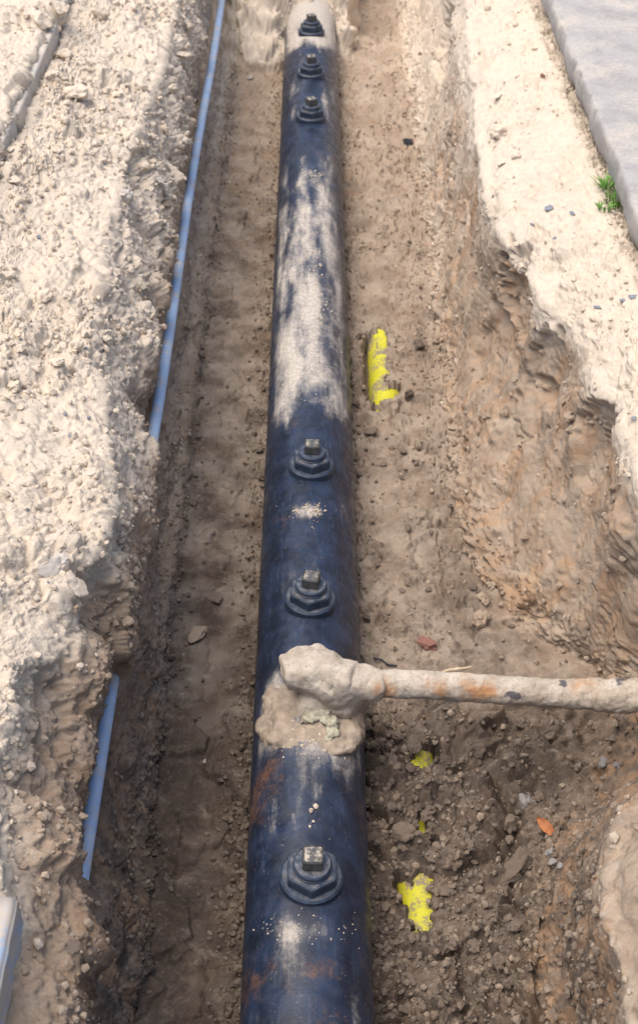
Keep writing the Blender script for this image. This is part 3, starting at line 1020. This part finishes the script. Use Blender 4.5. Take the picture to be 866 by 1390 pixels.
xr = np.clip((wv[:, 0] - pA[0]) / 0.8, 0, 1.5)
amp = 0.0020 + 0.005 * sstep(0.55, 0.85, xr)
v = v + n_ * (amp * fbm(wv, 0.05, 3, 601) + 0.0015 * fbm(wv, 0.012, 2, 602) + 0.0010 * np.sin(wv[:, 0] * 120 + 25 * wv[:, 2]) * (np.abs(noise(wv, 0.15, 603)) > 0.25))[:, None]
set_co(me, v)
bx_, by_, _ = project(wv)
rs = np.zeros(len(v))
for (qx, qy, rx, ry, a) in ((510, 935, 14, 12, 1.0), (528, 938, 10, 8, .6), (655, 940, 18, 9, .9), (600, 935, 14, 12, .55), (578, 932, 8, 9, .5), (790, 930, 14, 16, .55), (700, 948, 26, 8, .3), (640, 930, 20, 14, .4)):
    rs = np.maximum(rs, a * np.exp(-(((bx_ - qx) / (1.7 * rx)) ** 2 + ((by_ - qy) / (1.5 * ry)) ** 2)))
dk = np.zeros(len(v))
for (qx, qy, rx, ry, a) in ((697, 944, 12, 6, 1.0), (765, 928, 7, 7, .8), (742, 945, 18, 8, .6), (842, 925, 8, 8, .8), (720, 920, 16, 6, .3)):
    dk = np.maximum(dk, a * np.exp(-(((bx_ - qx) / (1.5 * rx)) ** 2 + ((by_ - qy) / (1.5 * ry)) ** 2)))
attr(me, 'rust', rs)
attr(me, 'dark', dk)
obj('wrapped_run', me, M['wrap'], branch)


def W(px, py, z):
    return tuple(P(px, py, z) - bo)


elb = fused('mud_caked_elbow', [
    ('s', W(411, 908, 0.245), 0.056, (1.0, 1.05, 0.95)),
    ('c', W(402, 911, 0.245), W(386, 915, 0.243), 0.050, 0.047),
    ('c', W(411, 909, 0.245), W(478, 927, 0.240), 0.062, 0.056),
    ('s', W(462, 928, 0.225), 0.066), ('s', W(478, 932, 0.215), 0.055),
    ('c', W(470, 926, 0.240), W(520, 930, 0.237), 0.046, 0.041),
    ('s', W(445, 905, 0.255), 0.046), ('s', W(432, 890, 0.262), 0.030), ('s', W(455, 930, 0.20), 0.060),
    ('c', W(450, 945, 0.10), W(443, 925, 0.22), 0.105, 0.060),
    ('s', W(462, 955, 0.165), 0.045), ('s', W(425, 955, 0.160), 0.045), ('s', W(478, 945, 0.175), 0.040),
], 0.0045, ((0.06, 0.007), (0.022, 0.0022), (0.008, 0.0008)), 3.1, 7)
v = co(elb) + bo
ex, ey, _ = project(v)
attr(elb, 'rust', 0.5 * np.exp(-(((ex - 512) / 12) ** 2 + ((ey - 936) / 10) ** 2)))
attr(elb, 'dark', 0.55 * np.exp(-(((ex - 403) / 7) ** 2 + ((ey - 893) / 9) ** 2)))
obj('mud_caked_elbow', elb, M['wrap'], branch)
apron = fused('mud_apron', [
    ('s', W(440, 955, 0.125), 0.088, (1.15, 1.1, 0.62)), ('s', W(400, 965, 0.112), 0.078, (0.9, 1.3, 0.55)), ('s', W(470, 960, 0.105), 0.068, (0.8, 1.3, 0.8)),
    ('s', W(376, 958, 0.100), 0.056, (0.7, 1.5, 0.55)), ('s', W(440, 998, 0.130), 0.082, (1.25, 0.9, 0.36)), ('s', W(476, 985, 0.105), 0.060, (0.7, 1.2, 0.55)),
    ('s', W(402, 1002, 0.126), 0.064, (1.2, 0.9, 0.40)), ('s', W(366, 990, 0.095), 0.046, (0.7, 1.5, 0.5)),
], 0.0045, ((0.05, 0.010), (0.018, 0.0035), (0.007, 0.0012)), 8.4, 8)
n0 = len(apron.vertices)
attr(apron, 'rust', np.full(n0, 0.05))
attr(apron, 'dark', np.zeros(n0))
obj('mud_apron', apron, M['mud'], branch)
paste = fused('joint_paste', [
    ('s', W(424, 974, 0.166), 0.018, (1.4, .8, .40)), ('s', W(438, 967, 0.174), 0.016, (1.3, .7, .45)), ('s', W(447, 978, 0.168), 0.021, (1.1, 1, .38)),
    ('s', W(450, 992, 0.160), 0.019, (.9, 1.2, .40)), ('s', W(446, 1001, 0.156), 0.013, (1, 1, .45))], 0.0028, ((0.02, 0.007), (0.008, 0.004), (0.004, 0.0015)), 1.7, 3)
obj('joint_paste', paste, M['paste'], branch)


def ribbon(name, pts, width, thick=0.0016, seed=0):
    """thin curled strip with real thickness through points"""
    pts = np.array(pts, dtype=float)
    t_ = np.linspace(0, len(pts) - 1, 30)
    pp = np.stack([np.interp(t_, np.arange(len(pts)), pts[:, i]) for i in range(3)], 1)
    wd = np.interp(t_, np.arange(len(pts)), width)
    tan = np.gradient(pp, axis=0)
    tan /= np.linalg.norm(tan, axis=1)[:, None]
    side = np.cross(tan, np.array([0.2, -0.6, 0.75]))
    side /= np.linalg.norm(side, axis=1)[:, None]
    nn = np.cross(side, tan)
    rings = []
    for sx_, sy_ in ((-1, -1), (1, -1), (1, 1), (-1, 1)):
        rings.append(pp + side * (sx_ * wd[:, None] / 2) + nn * (sy_ * thick / 2))
    V = np.stack(rings, 1)
    V = V + 0.002 * noise(V.reshape(-1, 3) + seed, 0.012, 651).reshape(V.shape[0], 4)[..., None]
    n = len(pp)
    idx = np.arange(n * 4).reshape(n, 4)
    nx = np.roll(idx, -1, 1)
    fc = np.concatenate([np.stack([idx[:-1].ravel(), nx[:-1].ravel(), nx[1:].ravel(), idx[1:].ravel()], 1), idx[:1], idx[-1:, ::-1]])
    return mesh_np(name, V.reshape(-1, 3), fc)


obj('frayed_strip', ribbon('frayed_strip', [W(622, 948, 0.20), W(612, 946, 0.205), W(606, 954, 0.19), W(598, 960, 0.175), W(588, 966, 0.16)], [0.03, 0.026, 0.016, 0.008, 0.003]), M['fibre'], branch)
obj('frayed_strip', ribbon('frayed_strip', [W(640, 905, 0.20), W(615, 909, 0.205), W(596, 913, 0.21), W(575, 915, 0.22)], [0.004, 0.010, 0.008, 0.003], seed=3), M['fibre'], branch)

# ------------------------------------------------------------------ blue pipe in the left wall, yellow pipe under the floor
bl_y = np.arange(0.6, 9.5, 0.03)
blue_path = np.stack([np.full(len(bl_y), XB0) + 0.004 * np.sin(bl_y * 2.1), bl_y, ZB0 + 0.006 * np.sin(bl_y * 1.4 + 1)], 1)
b0 = np.array([XB0, 1.0, ZB0])
o = obj('blue_water_pipe', tube_mesh('blue_water_pipe', blue_path - b0, R_B, 32), M['blue'], loc=tuple(b0))
tag(o, 'thin light blue plastic water pipe running along the left trench wall', 'pipe')
yl_y = np.arange(0.8, 9.0, 0.03)
yel_path = np.stack([np.full(len(yl_y), X_Y), yl_y, ZC_Y - yellow_drop(yl_y)], 1)
y0_ = np.array([X_Y, 1.0, ZC_Y])
o = obj('yellow_gas_pipe', tube_mesh('yellow_gas_pipe', yel_path - y0_, R_Y, 48), M['yellow'], loc=tuple(y0_))
tag(o, 'bright yellow plastic gas pipe mostly buried in the trench floor right of the main pipe', 'pipe')

# dusty blue plastic casing standing in the bank at the lower left
cb = P(8, 1255, 0.66)
bm = bmesh.new()
bmesh.ops.create_cube(bm, size=1)
bmesh.ops.scale(bm, vec=(0.14, 0.30, 0.10), verts=bm.verts)
bmesh.ops.bevel(bm, geom=bm.edges[:], offset=0.006, segments=2, affect='EDGES')
bmesh.ops.subdivide_edges(bm, edges=[e for e in bm.edges if e.calc_length() > 0.05], cuts=10, use_grid_fill=True)
me = bm_mesh('blue_casing', bm, True)
vv = co(me)
set_co(me, vv + vnormals(me) * (0.003 * fbm(vv, 0.04, 2, 671))[:, None])
o = obj('plastic_casing', me, M['blue_board'], loc=(P(25, 1215, 0.68)[0] - 0.07, P(25, 1215, 0.68)[1] - 0.15, 0.63))
tag(o, 'dust covered pale blue plastic casing sticking out of the left bank at the bottom', 'casing')


# ------------------------------------------------------------------ clods and stones
def clod_mesh(name, seed, sub=2, planes=9, rough=0.10, flat_=1.0):
    r = np.random.default_rng(seed)
    bm = bmesh.new()
    bmesh.ops.create_icosphere(bm, subdivisions=sub, radius=1.0)
    me = bm_mesh(name, bm, False)
    v = co(me)
    u = v / np.linalg.norm(v, axis=1)[:, None]
    nn = r.normal(size=(planes, 3))
    nn /= np.linalg.norm(nn, axis=1)[:, None]
    dd = r.uniform(0.55, 0.95, planes)
    dt = u @ nn.T
    rad = np.min(np.where(dt > 0.05, dd / np.maximum(dt, 0.05), 9), axis=1)
    rad = np.minimum(rad, 1.05)
    v = u * rad[:, None]
    v *= (1 + rough * fbm(v + seed * 3.3, 0.55, 3, seed))[:, None]
    v *= np.array([r.uniform(0.85, 1.25), r.uniform(0.8, 1.1), r.uniform(0.6, 0.9) * flat_])
    set_co(me, v)
    me.polygons.foreach_set('use_smooth', np.full(len(me.polygons), False))
    return me


big = [clod_mesh('clod', 900 + i, 3, 9, 0.30) for i in range(9)]
slab = [clod_mesh('slab', 940 + i, 3, 9, 0.28, 0.38) for i in range(5)]
_dm = {}


def inst(me, matname):
    key = (me.name, matname)
    if key not in _dm:
        c = me.copy()
        c.materials.clear()
        c.materials.append(M[matname])
        _dm[key] = c
    return _dm[key]


ci = 0


def put(name, px, py, wpx, matname, label, cat, group=None, kind='big', sink=0.30, squash=1.0, rz=None):
    global ci
    p, n, s, _ = ground_at(px, py)
    r = 0.5 * wpx / s
    base = big[ci % len(big)] if kind == 'big' else slab[ci % len(slab)]
    ci += 1
    me = inst(base, matname)
    up = (Vector(n) + Vector((0, 0, 0.6))).normalized()
    q = up.to_track_quat('Z', 'Y').to_euler()
    o = obj(name, me, None, None, tuple(p + np.array(up) * r * (0.55 - sink) * squash * (0.7 if kind == 'big' else 0.25)), tuple(q), (r, r, r * squash))
    o.rotation_mode = 'QUATERNION'
    o.rotation_quaternion = up.to_track_quat('Z', 'Y') @ Euler((0, 0, rz if rz is not None else ci * 1.7)).to_quaternion()
    tag(o, label, cat, group)
    return o


put('soil_clod', 134, 20, 34, 'clod_dry', 'large rounded tan clod at the top beside the left kerb', 'clod', sink=0.1)
put('soil_clod', 106, 126, 36, 'clod_dry', 'wide flat bottomed tan clod in the middle of the far left bank', 'clod', squash=0.7, sink=0.1)
put('soil_clod', 58, 32, 26, 'clod_dry', 'tan clod lying on the sand left of the kerb', 'clod', sink=0.15)
put('soil_clod', 92, 78, 30, 'clod_dry', 'pale clod leaning against the foot of the left kerb', 'clod', sink=0.15)
put('stone', 171, 268, 19, 'stone_pale', 'upright pale stone in the hollow of the left bank', 'stone', squash=1.4, sink=0.0)
put('stone', 217, 248, 13, 'stone_pale', 'upper of three pebbles on the left bank near the blue pipe', 'stone')
put('stone', 226, 257, 17, 'stone_pale', 'larger pale pebble, middle of three on the left bank near the blue pipe', 'stone')
put('stone', 228, 277, 18, 'clod_sub', 'tan pebble, lowest of three on the left bank near the blue pipe', 'stone', squash=0.7)
put('soil_clod', 105, 473, 22, 'clod_dry', 'angular whitish clod standing out on the middle left bank', 'clod', sink=0.0)
put('soil_clod', 78, 475, 16, 'clod_dry', 'small round clod left of the angular whitish clod', 'clod')
put('soil_clod', 60, 405, 26, 'clod_dry', 'long pale clod on the lumpy part of the left bank', 'clod')
put('soil_clod', 14, 376, 18, 'clod_dry', 'pale clod at the left picture edge above the lumpy bank', 'clod')
put('soil_clod', 12, 752, 30, 'clod_dry', 'flat pale clod at the left edge of the near bank', 'clod', kind='slab', sink=0.0)
put('soil_slab', 82, 756, 26, 'stone_pale', 'thin whitish broken slab at the rim of the left bank', 'slab', kind='slab', sink=0.0)
put('soil_slab', 72, 776, 32, 'stone_pale', 'cracked grey white slab just below the thin one at the rim', 'slab', kind='slab', sink=0.1)
put('soil_slab', 108, 800, 30, 'clod_dry', 'tilted sandy slab hanging over the broken left rim', 'slab', kind='slab', sink=0.0)
put('soil_slab', 268, 863, 34, 'clod_sub', 'flat brown flake lying on the left trench floor', 'slab', kind='slab', sink=-0.6)
put('stone', 296, 812, 22, 'clod_damp', 'small flat lump above the brown flake on the left floor', 'stone', kind='slab', sink=0.0)
put('brick_shard', 580, 874, 36, 'brick_red', 'purplish red broken brick piece on the right trench floor', 'brick piece', sink=0.15, squash=0.8)
put('stone', 551, 193, 16, 'stone_black', 'shiny black stone on the far right trench floor', 'stone')
put('stone', 338, 105, 9, 'stone_pale', 'white chip on the far left trench floor beside the pipe', 'stone')
put('stone', 278, 1032, 7, 'stone_pale', 'tiny white pebble on the near left trench floor', 'stone')
put('stone', 710, 1088, 20, 'stone_grey', 'grey stone with an orange tint above the dry leaf', 'stone', sink=0.1)
put('stone', 748, 1157, 17, 'stone_grey', 'smooth grey pebble just below the dry leaf', 'stone', sink=0.0)
put('stone', 751, 1171, 11, 'stone_grey', 'smaller grey pebble touching the one below the dry leaf', 'stone', sink=0.0)
put('stone', 759, 1176, 9, 'stone_grey', 'smallest grey pebble right of the pair below the leaf', 'stone', sink=0.0)
put('stone', 820, 1035, 22, 'stone_grey', 'light brown stone under the right end of the branch pipe', 'stone', squash=0.7, sink=0.0)
put('stone', 836, 1040, 15, 'stone_grey', 'grey stone right of the light brown one under the branch pipe', 'stone', sink=0.0)
put('soil_clod', 587, 1102, 20, 'clod_damp', 'round damp clod right of the main pipe between yellow patches', 'clod', sink=0.1)
put('soil_clod', 549, 1130, 28, 'clod_damp', 'flat oval damp clod right of the main pipe', 'clod', squash=0.7, sink=0.1)
put('soil_clod', 612, 1160, 20, 'clod_damp', 'round damp clod left of the big flake', 'clod', sink=0.1)
put('soil_slab', 692, 1183, 42, 'clod_damp', 'big ragged earth flake on the near right floor', 'slab', kind='slab', sink=0.1)
put('soil_slab', 600, 1205, 36, 'clod_damp', 'ragged flake beside the lowest yellow patch', 'slab', kind='slab', sink=0.1)
put('soil_slab', 596, 1047, 28, 'clod_damp', 'flat flake lying on the yellow patch below the branch', 'slab', kind='slab', sink=0.0)
put('soil_clod', 560, 1012, 24, 'clod_damp', 'angular clod close to the main pipe under the branch', 'clod', sink=0.1)
put('soil_clod', 540, 1003, 18, 'clod_damp', 'angular clod nearest the main pipe under the branch', 'clod', sink=0.1)
put('soil_clod', 708, 1165, 44, 'clod_damp', 'broad flat stone like lump left of the dry leaf', 'clod', squash=0.55, sink=0.2)
put('soil_clod', 664, 795, 14, 'clod_sub', 'top one of the clods heaped on the right floor above the branch', 'clod', sink=0.0)
put('soil_clod', 652, 812, 13, 'clod_sub', 'left one of the clods heaped on the right floor above the branch', 'clod', sink=0.0)
put('soil_clod', 660, 817, 15, 'clod_sub', 'middle one of the clods heaped on the right floor above the branch', 'clod', sink=0.0)
put('soil_clod', 652, 845, 22, 'clod_sub', 'largest and lowest of the clods heaped on the right floor above the branch', 'clod', sink=0.0)
put('soil_clod', 774, 570, 17, 'clod_sub', 'crumbling clod wedged in the crack of the right wall', 'clod', sink=0.0)
put('soil_clod', 772, 585, 14, 'clod_sub', 'lower clod wedged in the crack of the right wall', 'clod', sink=0.0)
put('soil_clod', 722, 444, 11, 'clod_sub', 'little clod stuck high on the right trench wall', 'clod', sink=0.0)
put('stone', 842, 247, 8, 'stone_pale', 'white pebble beside the weeds at the pavement edge', 'stone', sink=0.0)
put('brick_shard', 735, 104, 11, 'brick_red', 'small red brick crumb on the far right bank', 'brick piece', squash=0.6)
put('soil_clod', 675, 180, 30, 'clod_dry', 'pale clod set on the rim of the far right wall', 'clod', sink=0.25)
for (a, b, wh) in ((55, 322, 'topmost'), (30, 460, 'second from top'), (118, 472, 'third from top'), (88, 560, 'fourth from top'), (122, 567, 'fifth from top'), (98, 592, 'sixth from top'), (40, 690, 'second lowest'), (66, 790, 'lowest')):
    put('stone', a, b, 6, 'stone_blue', wh + ' tiny blue grey chip on the pale left bank', 'stone', 'blue chips on the left bank', sink=0.0)
for (a, b, wh) in ((742, 283, 'topmost'), (775, 290, 'second from top'), (722, 305, 'third from top'), (752, 322, 'fourth from top'), (856, 403, 'rightmost of the middle row'), (845, 406, 'middle one of the middle row'), (808, 415, 'leftmost of the middle row'), (860, 570, 'lowest')):
    put('stone', a, b, 6 + (a * 7 + b) % 6, 'stone_blue', wh + ', dark blue grey chip on the pale right bank', 'stone', 'dark chips on the right bank', kind='slab', sink=0.2)

# countable clods spread where the photograph shows them lying loose
vis = (gpx > 2) & (gpx < 864) & (gpy > 2) & (gpy < 1388)
used = []
ORD = ['leftmost', 'second from left', 'third from left', 'fourth from left', 'fifth from left', 'sixth from left', 'seventh from left', 'eighth from left', 'ninth from left',
       'tenth from left', 'eleventh from left', 'twelfth from left', 'thirteenth from left', 'fourteenth from left', 'fifteenth from left', 'sixteenth from left', 'seventeenth from left', 'eighteenth from left', 'nineteenth from left', 'twentieth from left']
BANDS = [(70, 'the farthest plug'), (125, 'the second farthest plug'), (190, 'the third farthest plug'), (290, 'the pipe below three plugs'), (380, 'the upper dusty pipe stretch'), (450, 'the lower dusty pipe stretch'),
         (510, 'the upper large yellow patch'), (570, 'the lower large yellow patch'), (650, 'the fourth plug'), (730, 'the sand patch on the pipe'), (780, 'the gap above the fifth plug'), (840, 'the fifth plug'),
         (890, 'the top of the elbow'), (960, 'the branch pipe'), (1000, 'the mud below the elbow'), (1040, 'the small yellow patch'), (1085, 'the space below the small patch'), (1120, 'the top of the dry leaf'),
         (1155, 'the bottom of the dry leaf'), (1200, 'the nearest plug'), (1240, 'the near yellow patch'), (1290, 'the pipe below the near patch'), (1340, 'the lower picture margin'), (1400, 'the bottom picture edge')]


def scatter_clods(n, mask, wmin, wmax, mats, label, group, seed, power=2.2):
    r = np.random.default_rng(seed)
    ids = np.where(vis & mask)[0]
    k = 0
    tries = 0
    made = []
    while k < n and tries < n * 30:
        tries += 1
        i = ids[r.integers(len(ids))]
        wpx = wmin + (wmax - wmin) * r.random() ** power
        if any((gpx[i] - a) ** 2 + (gpy[i] - b) ** 2 < (0.6 * (wpx + c)) ** 2 for a, b, c in used):
            continue
        if abs(flat2[i, 0]) < 0.17 or abs(flat2[i, 0] - XB0) < 0.045 and flat2[i, 2] > 0.1:
            continue
        if abs(dxy[i]) < 0.07 and bare[i] > -0.25:
            continue
        used.append((gpx[i], gpy[i], wpx))
        o = put('soil_clod', gpx[i], gpy[i], wpx, ('clod_dry' if damp[i] < 0.24 else 'clod_sub' if damp[i] < 0.62 else 'clod_damp'), label, 'clod', group, kind='big' if r.random() < 0.75 else 'slab', sink=r.uniform(0.0, 0.35))
        made.append((gpy[i], gpx[i], o))
        k += 1
    # say which one: its band along the trench, then its place in that band from left to right
    lo = 0
    for hi, mark in BANDS:
        row = sorted([(b, a, o) for a, b, o in made if lo <= a < hi], key=lambda q: q[0])
        lo = hi
        for j, (_, _, o) in enumerate(row):
            o['label'] = f"{ORD[min(j, len(ORD) - 1)]} {label} level with {mark}"


scatter_clods(70, (z_lbank > 0.5) & (patch > 0.35), 9, 22, ['clod_dry'], 'pale left bank clod', 'loose clods on the left bank', 1001)
scatter_clods(75, (near * z_floor * (1 - z_left) > 0.5), 9, 26, ['clod_damp', 'clod_damp', 'clod_sub'], 'damp right rubble clod', 'clods in the near right rubble', 1002)
scatter_clods(40, (z_floor * (1 - z_left) * (1 - near) + 0.6 * z_rwall * slump * (nrm2[:, 2] > 0.4) > 0.5) & (Yf < 4.6), 8, 18, ['clod_sub'], 'brown right floor clod', 'clods on the right floor beyond the branch', 1003)
scatter_clods(35, (z_floor * z_left > 0.5) & (edge_lw + edge_pipe > 0.25) & (Yf < 4.5), 6, 14, ['clod_damp'], 'damp left floor clod', 'clods on the left floor', 1004, 2.5)
scatter_clods(25, (z_rbank > 0.5), 6, 13, ['clod_dry'], 'pale right bank clod', 'clods on the right bank', 1005)

# crumbs too small and too many to count
crumb_base = []
for i in range(8):
    m_ = clod_mesh('crumb', 1200 + i, 1, 7, 0.12)
    f_ = np.array([p.vertices[:] for p in m_.polygons])
    crumb_base.append((co(m_).copy(), f_))
    bpy.data.meshes.remove(m_)


def crumbs(name, n, weight, rmin, rmax, mat, seed, power=3.5, dampv=0.5, dvar=0.12):
    r = np.random.default_rng(seed)
    wgt = weight * (vis | (gpy > 1380) & (gpy < 1500)) * np.repeat(np.gradient(Yr)[:, None], NCf, 1).ravel()
    ids = r.choice(len(flat2), n, p=wgt / wgt.sum())
    VV, FF, AA = [], [], []
    off = 0
    jit = r.normal(size=(n, 3)) * 0.003
    rad = rmin + (rmax - rmin) * r.random(n) ** power
    for k_, i in enumerate(ids):
        if abs(flat2[i, 0] - XB0) < 0.04 and flat2[i, 2] > 0.1 and flat2[i, 2] < 0.36:
            continue
        if abs(dxy[i]) < 0.06 and bare[i] > 0:
            continue
        cv, cf = crumb_base[k_ % 8]
        q = Euler(r.uniform(0, 6.28, 3)).to_matrix()
        p = flat2[i] + jit[k_] + nrm2[i] * rad[k_] * 0.15
        VV.append((cv * rad[k_]) @ np.array(q).T + p)
        FF.append(cf + off)
        AA.append(np.full(len(cv), damp[i] - 0.04 + dvar * r.normal()))
        off += len(cv)
    me = mesh_np(name, np.concatenate(VV), np.concatenate(FF), False)
    A_ = np.concatenate(AA)
    attr(me, 'damp', A_)
    attr(me, 'tone', A_ * 0 + 0.6)
    attr(me, 'ochre', A_ * 0 + 0.15)
    o = obj(name, me, mat)
    return o


o = crumbs('soil_crumbs', 6500, z_lbank * (0.25 + patch), 0.0025, 0.014, M['soil'], 21)
tag(o, 'pale sandy crumbs and grit strewn over the left bank', 'crumbs', kind='stuff')
o = crumbs('soil_crumbs', 9000, near * z_floor * (1 - z_left) + 0.25 * near * z_rwall + 1.2 * near * edge_pipe * z_floor, 0.0025, 0.014, M['soil'], 22)
tag(o, 'damp brown crumbs in the near right rubble', 'crumbs', kind='stuff')
o = crumbs('soil_crumbs', 8500, (1 - near) * (z_floor * (1 - z_left) * (0.25 + patch) + 1.2 * z_floor * edge_pipe + 1.2 * edge_rw + 0.7 * slump * z_rwall * patch + 0.22 * z_rwall), 0.0022, 0.012, M['soil'], 23)
tag(o, 'brown crumbs over the right floor beyond the branch pipe', 'crumbs', kind='stuff')
o = crumbs('soil_crumbs', 9500, z_floor * z_left * (0.14 + 1.4 * edge_pipe) + z_left * edge_lw + 0.45 * z_lwall, 0.0022, 0.010, M['soil'], 24)
tag(o, 'dark crumbs along both edges of the left floor', 'crumbs', kind='stuff')
o = crumbs('soil_crumbs', 2200, z_rbank * (0.3 + patch + 3 * sstep(0.96, 1.0, flat2[:, 0])), 0.002, 0.010, M['soil'], 25)
tag(o, 'pale grit and crumbs over the right bank', 'crumbs', kind='stuff')

# crumbs lying on the main pipe
r = np.random.default_rng(31)
VV, FF, AA = [], [], []
off = 0
for (qx, qy, sx_, sy_, n, rm) in ((420, 693, 16, 6, 70, .006), (424, 711, 4, 4, 5, .008), (436, 1000, 32, 12, 170, .007), (427, 358, 10, 18, 50, .007), (440, 420, 5, 12, 20, .007), (425, 1100, 4, 3, 3, .010),
                               (428, 1116, 5, 3, 3, .009), (430, 240, 10, 5, 25, .007), (470, 470, 6, 18, 18, .006), (420, 1265, 40, 12, 60, .003), (425, 45, 28, 14, 90, .008), (415, 500, 18, 30, 40, .004)):
    for k_ in range(n):
        a, b = r.normal(qx, sx_), r.normal(qy, sy_)
        p = P(a, b, 0.145)
        x = p[0]
        if abs(x) > 0.12:
            continue
        z = math.sqrt(R_M ** 2 - x ** 2)
        p = P(a, b, z)
        rad = 0.0015 + (rm - 0.0015) * r.random() ** 2
        cv, cf = crumb_base[k_ % 8]
        VV.append((cv * rad) @ np.array(Euler(r.uniform(0, 6.28, 3)).to_matrix()).T + p + np.array([0, 0, rad * 0.4]))
        FF.append(cf + off)
        off += len(cv)
me = mesh_np('pipe_crumbs', np.concatenate(VV), np.concatenate(FF), False)
attr(me, 'damp', np.full(len(me.vertices), 0.15))
attr(me, 'tone', np.full(len(me.vertices), 0.4))
o = obj('soil_crumbs', me, M['soil'])
tag(o, 'sandy crumbs lying on top of the main pipe', 'crumbs', kind='stuff')


# ------------------------------------------------------------------ dry leaf, weeds, roots
def leaf_mesh():
    n, m_ = 16, 9
    V = []
    for i in range(n):
        t_ = i / (n - 1)
        hw = 0.0135 * math.sin(math.pi * min(1, t_ * 0.96 + 0.03)) ** 0.7
        for j in range(m_):
            s = (j / (m_ - 1)) * 2 - 1
            x = s * hw * (1 + 0.06 * math.sin(i * 2.6))
            z = 0.004 * abs(s) + 0.004 * math.sin(t_ * 3.1) + 0.0011 * math.cos(i * 2.0 + abs(s) * 3) * abs(s) + 0.004 * (s > 0) * s * s
            V.append((x, (t_ - 0.5) * 0.062, z))
    V = np.array(V)
    idx = np.arange(n * m_).reshape(n, m_)
    f = np.stack([idx[:-1, :-1].ravel(), idx[:-1, 1:].ravel(), idx[1:, 1:].ravel(), idx[1:, :-1].ravel()], 1)
    V2 = V.copy()
    V2[:, 2] -= 0.0008
    return mesh_np('dry_leaf', np.concatenate([V, V2]), np.concatenate([f, f[:, ::-1] + len(V)]))


p, n, s, _ = ground_at(742, 1130)
o = obj('dry_leaf', leaf_mesh(), M['leaf'], None, tuple(p + np.array([0, 0, 0.022])), (math.radians(18), math.radians(-16), math.radians(38)))
tag(o, 'curled copper brown dry leaf on the near right rubble', 'leaf')


def tuft(seed, n, h, spread):
    r = np.random.default_rng(seed)
    VV, FF = [], []
    off = 0
    for i in range(n):
        a = r.uniform(0, 6.28)
        b = np.array([math.cos(a), math.sin(a), 0]) * spread * r.random() ** 0.6
        L = h * r.uniform(0.5, 1.0)
        lean = np.array([math.cos(a + r.normal() * .6), math.sin(a + r.normal() * .6), 0]) * r.uniform(0.3, 1.0)
        side = np.cross(lean, [0, 0, 1.0])
        side /= np.linalg.norm(side)
        wd = r.uniform(0.0012, 0.0028)
        pts = []
        for t_ in (0, 0.3, 0.6, 0.85, 1.0):
            c = b + lean * L * t_ ** 1.6 * 0.8 + np.array([0, 0, 1.0]) * L * (t_ - 0.35 * t_ * t_)
            ww = wd * (0.5 + 1.6 * t_) * (1 - t_ ** 3)
            pts += [c - side * ww, c + side * ww]
        VV.append(np.array(pts))
        for j in range(4):
            FF.append([off + 2 * j, off + 2 * j + 1, off + 2 * j + 3, off + 2 * j + 2])
        off += 10
    return mesh_np('weed', np.concatenate(VV), np.array(FF))


for i, (qx, qy, n, h, sp, lab) in enumerate(((824, 258, 60, 0.075, 0.022, 'small bright green weed tuft, the upper one by the pavement edge'),
                                             (839, 276, 90, 0.075, 0.040, 'wider bright green weed tuft, the lower one by the pavement edge'),
                                             (818, 284, 30, 0.05, 0.022, 'sparse pale green sprout left of the wider weed tuft'),
                                             (847, 208, 14, 0.05, 0.008, 'single green sprout growing from the pavement edge'))):
    p, n_g, s, _ = ground_at(qx, qy)
    o = obj('weed', tuft(70 + i, n, h, sp), M['grass'], None, tuple(p))
    tag(o, lab, 'weed', 'weeds at the pavement edge')

for i, (pts, wd, lab) in enumerate((([(508, 893), (515, 898), (528, 903), (536, 904)], 0.006, 'dark thin root on the right floor just above the branch elbow'),)):
    pp = []
    for a, b in pts:
        p, n, s, _ = ground_at(a, b)
        pp.append(p + np.array([0, 0, 0.004]))
    pp = np.array(pp)
    t_ = np.linspace(0, len(pp) - 1, 24)
    pp = np.stack([np.interp(t_, np.arange(len(pp)), pp[:, i]) for i in range(3)], 1)
    o = obj('root', tube_mesh('root', pp - pp[0], wd / 2, 8), M['stone_black'], None, tuple(pp[0]))
    tag(o, lab, 'root')
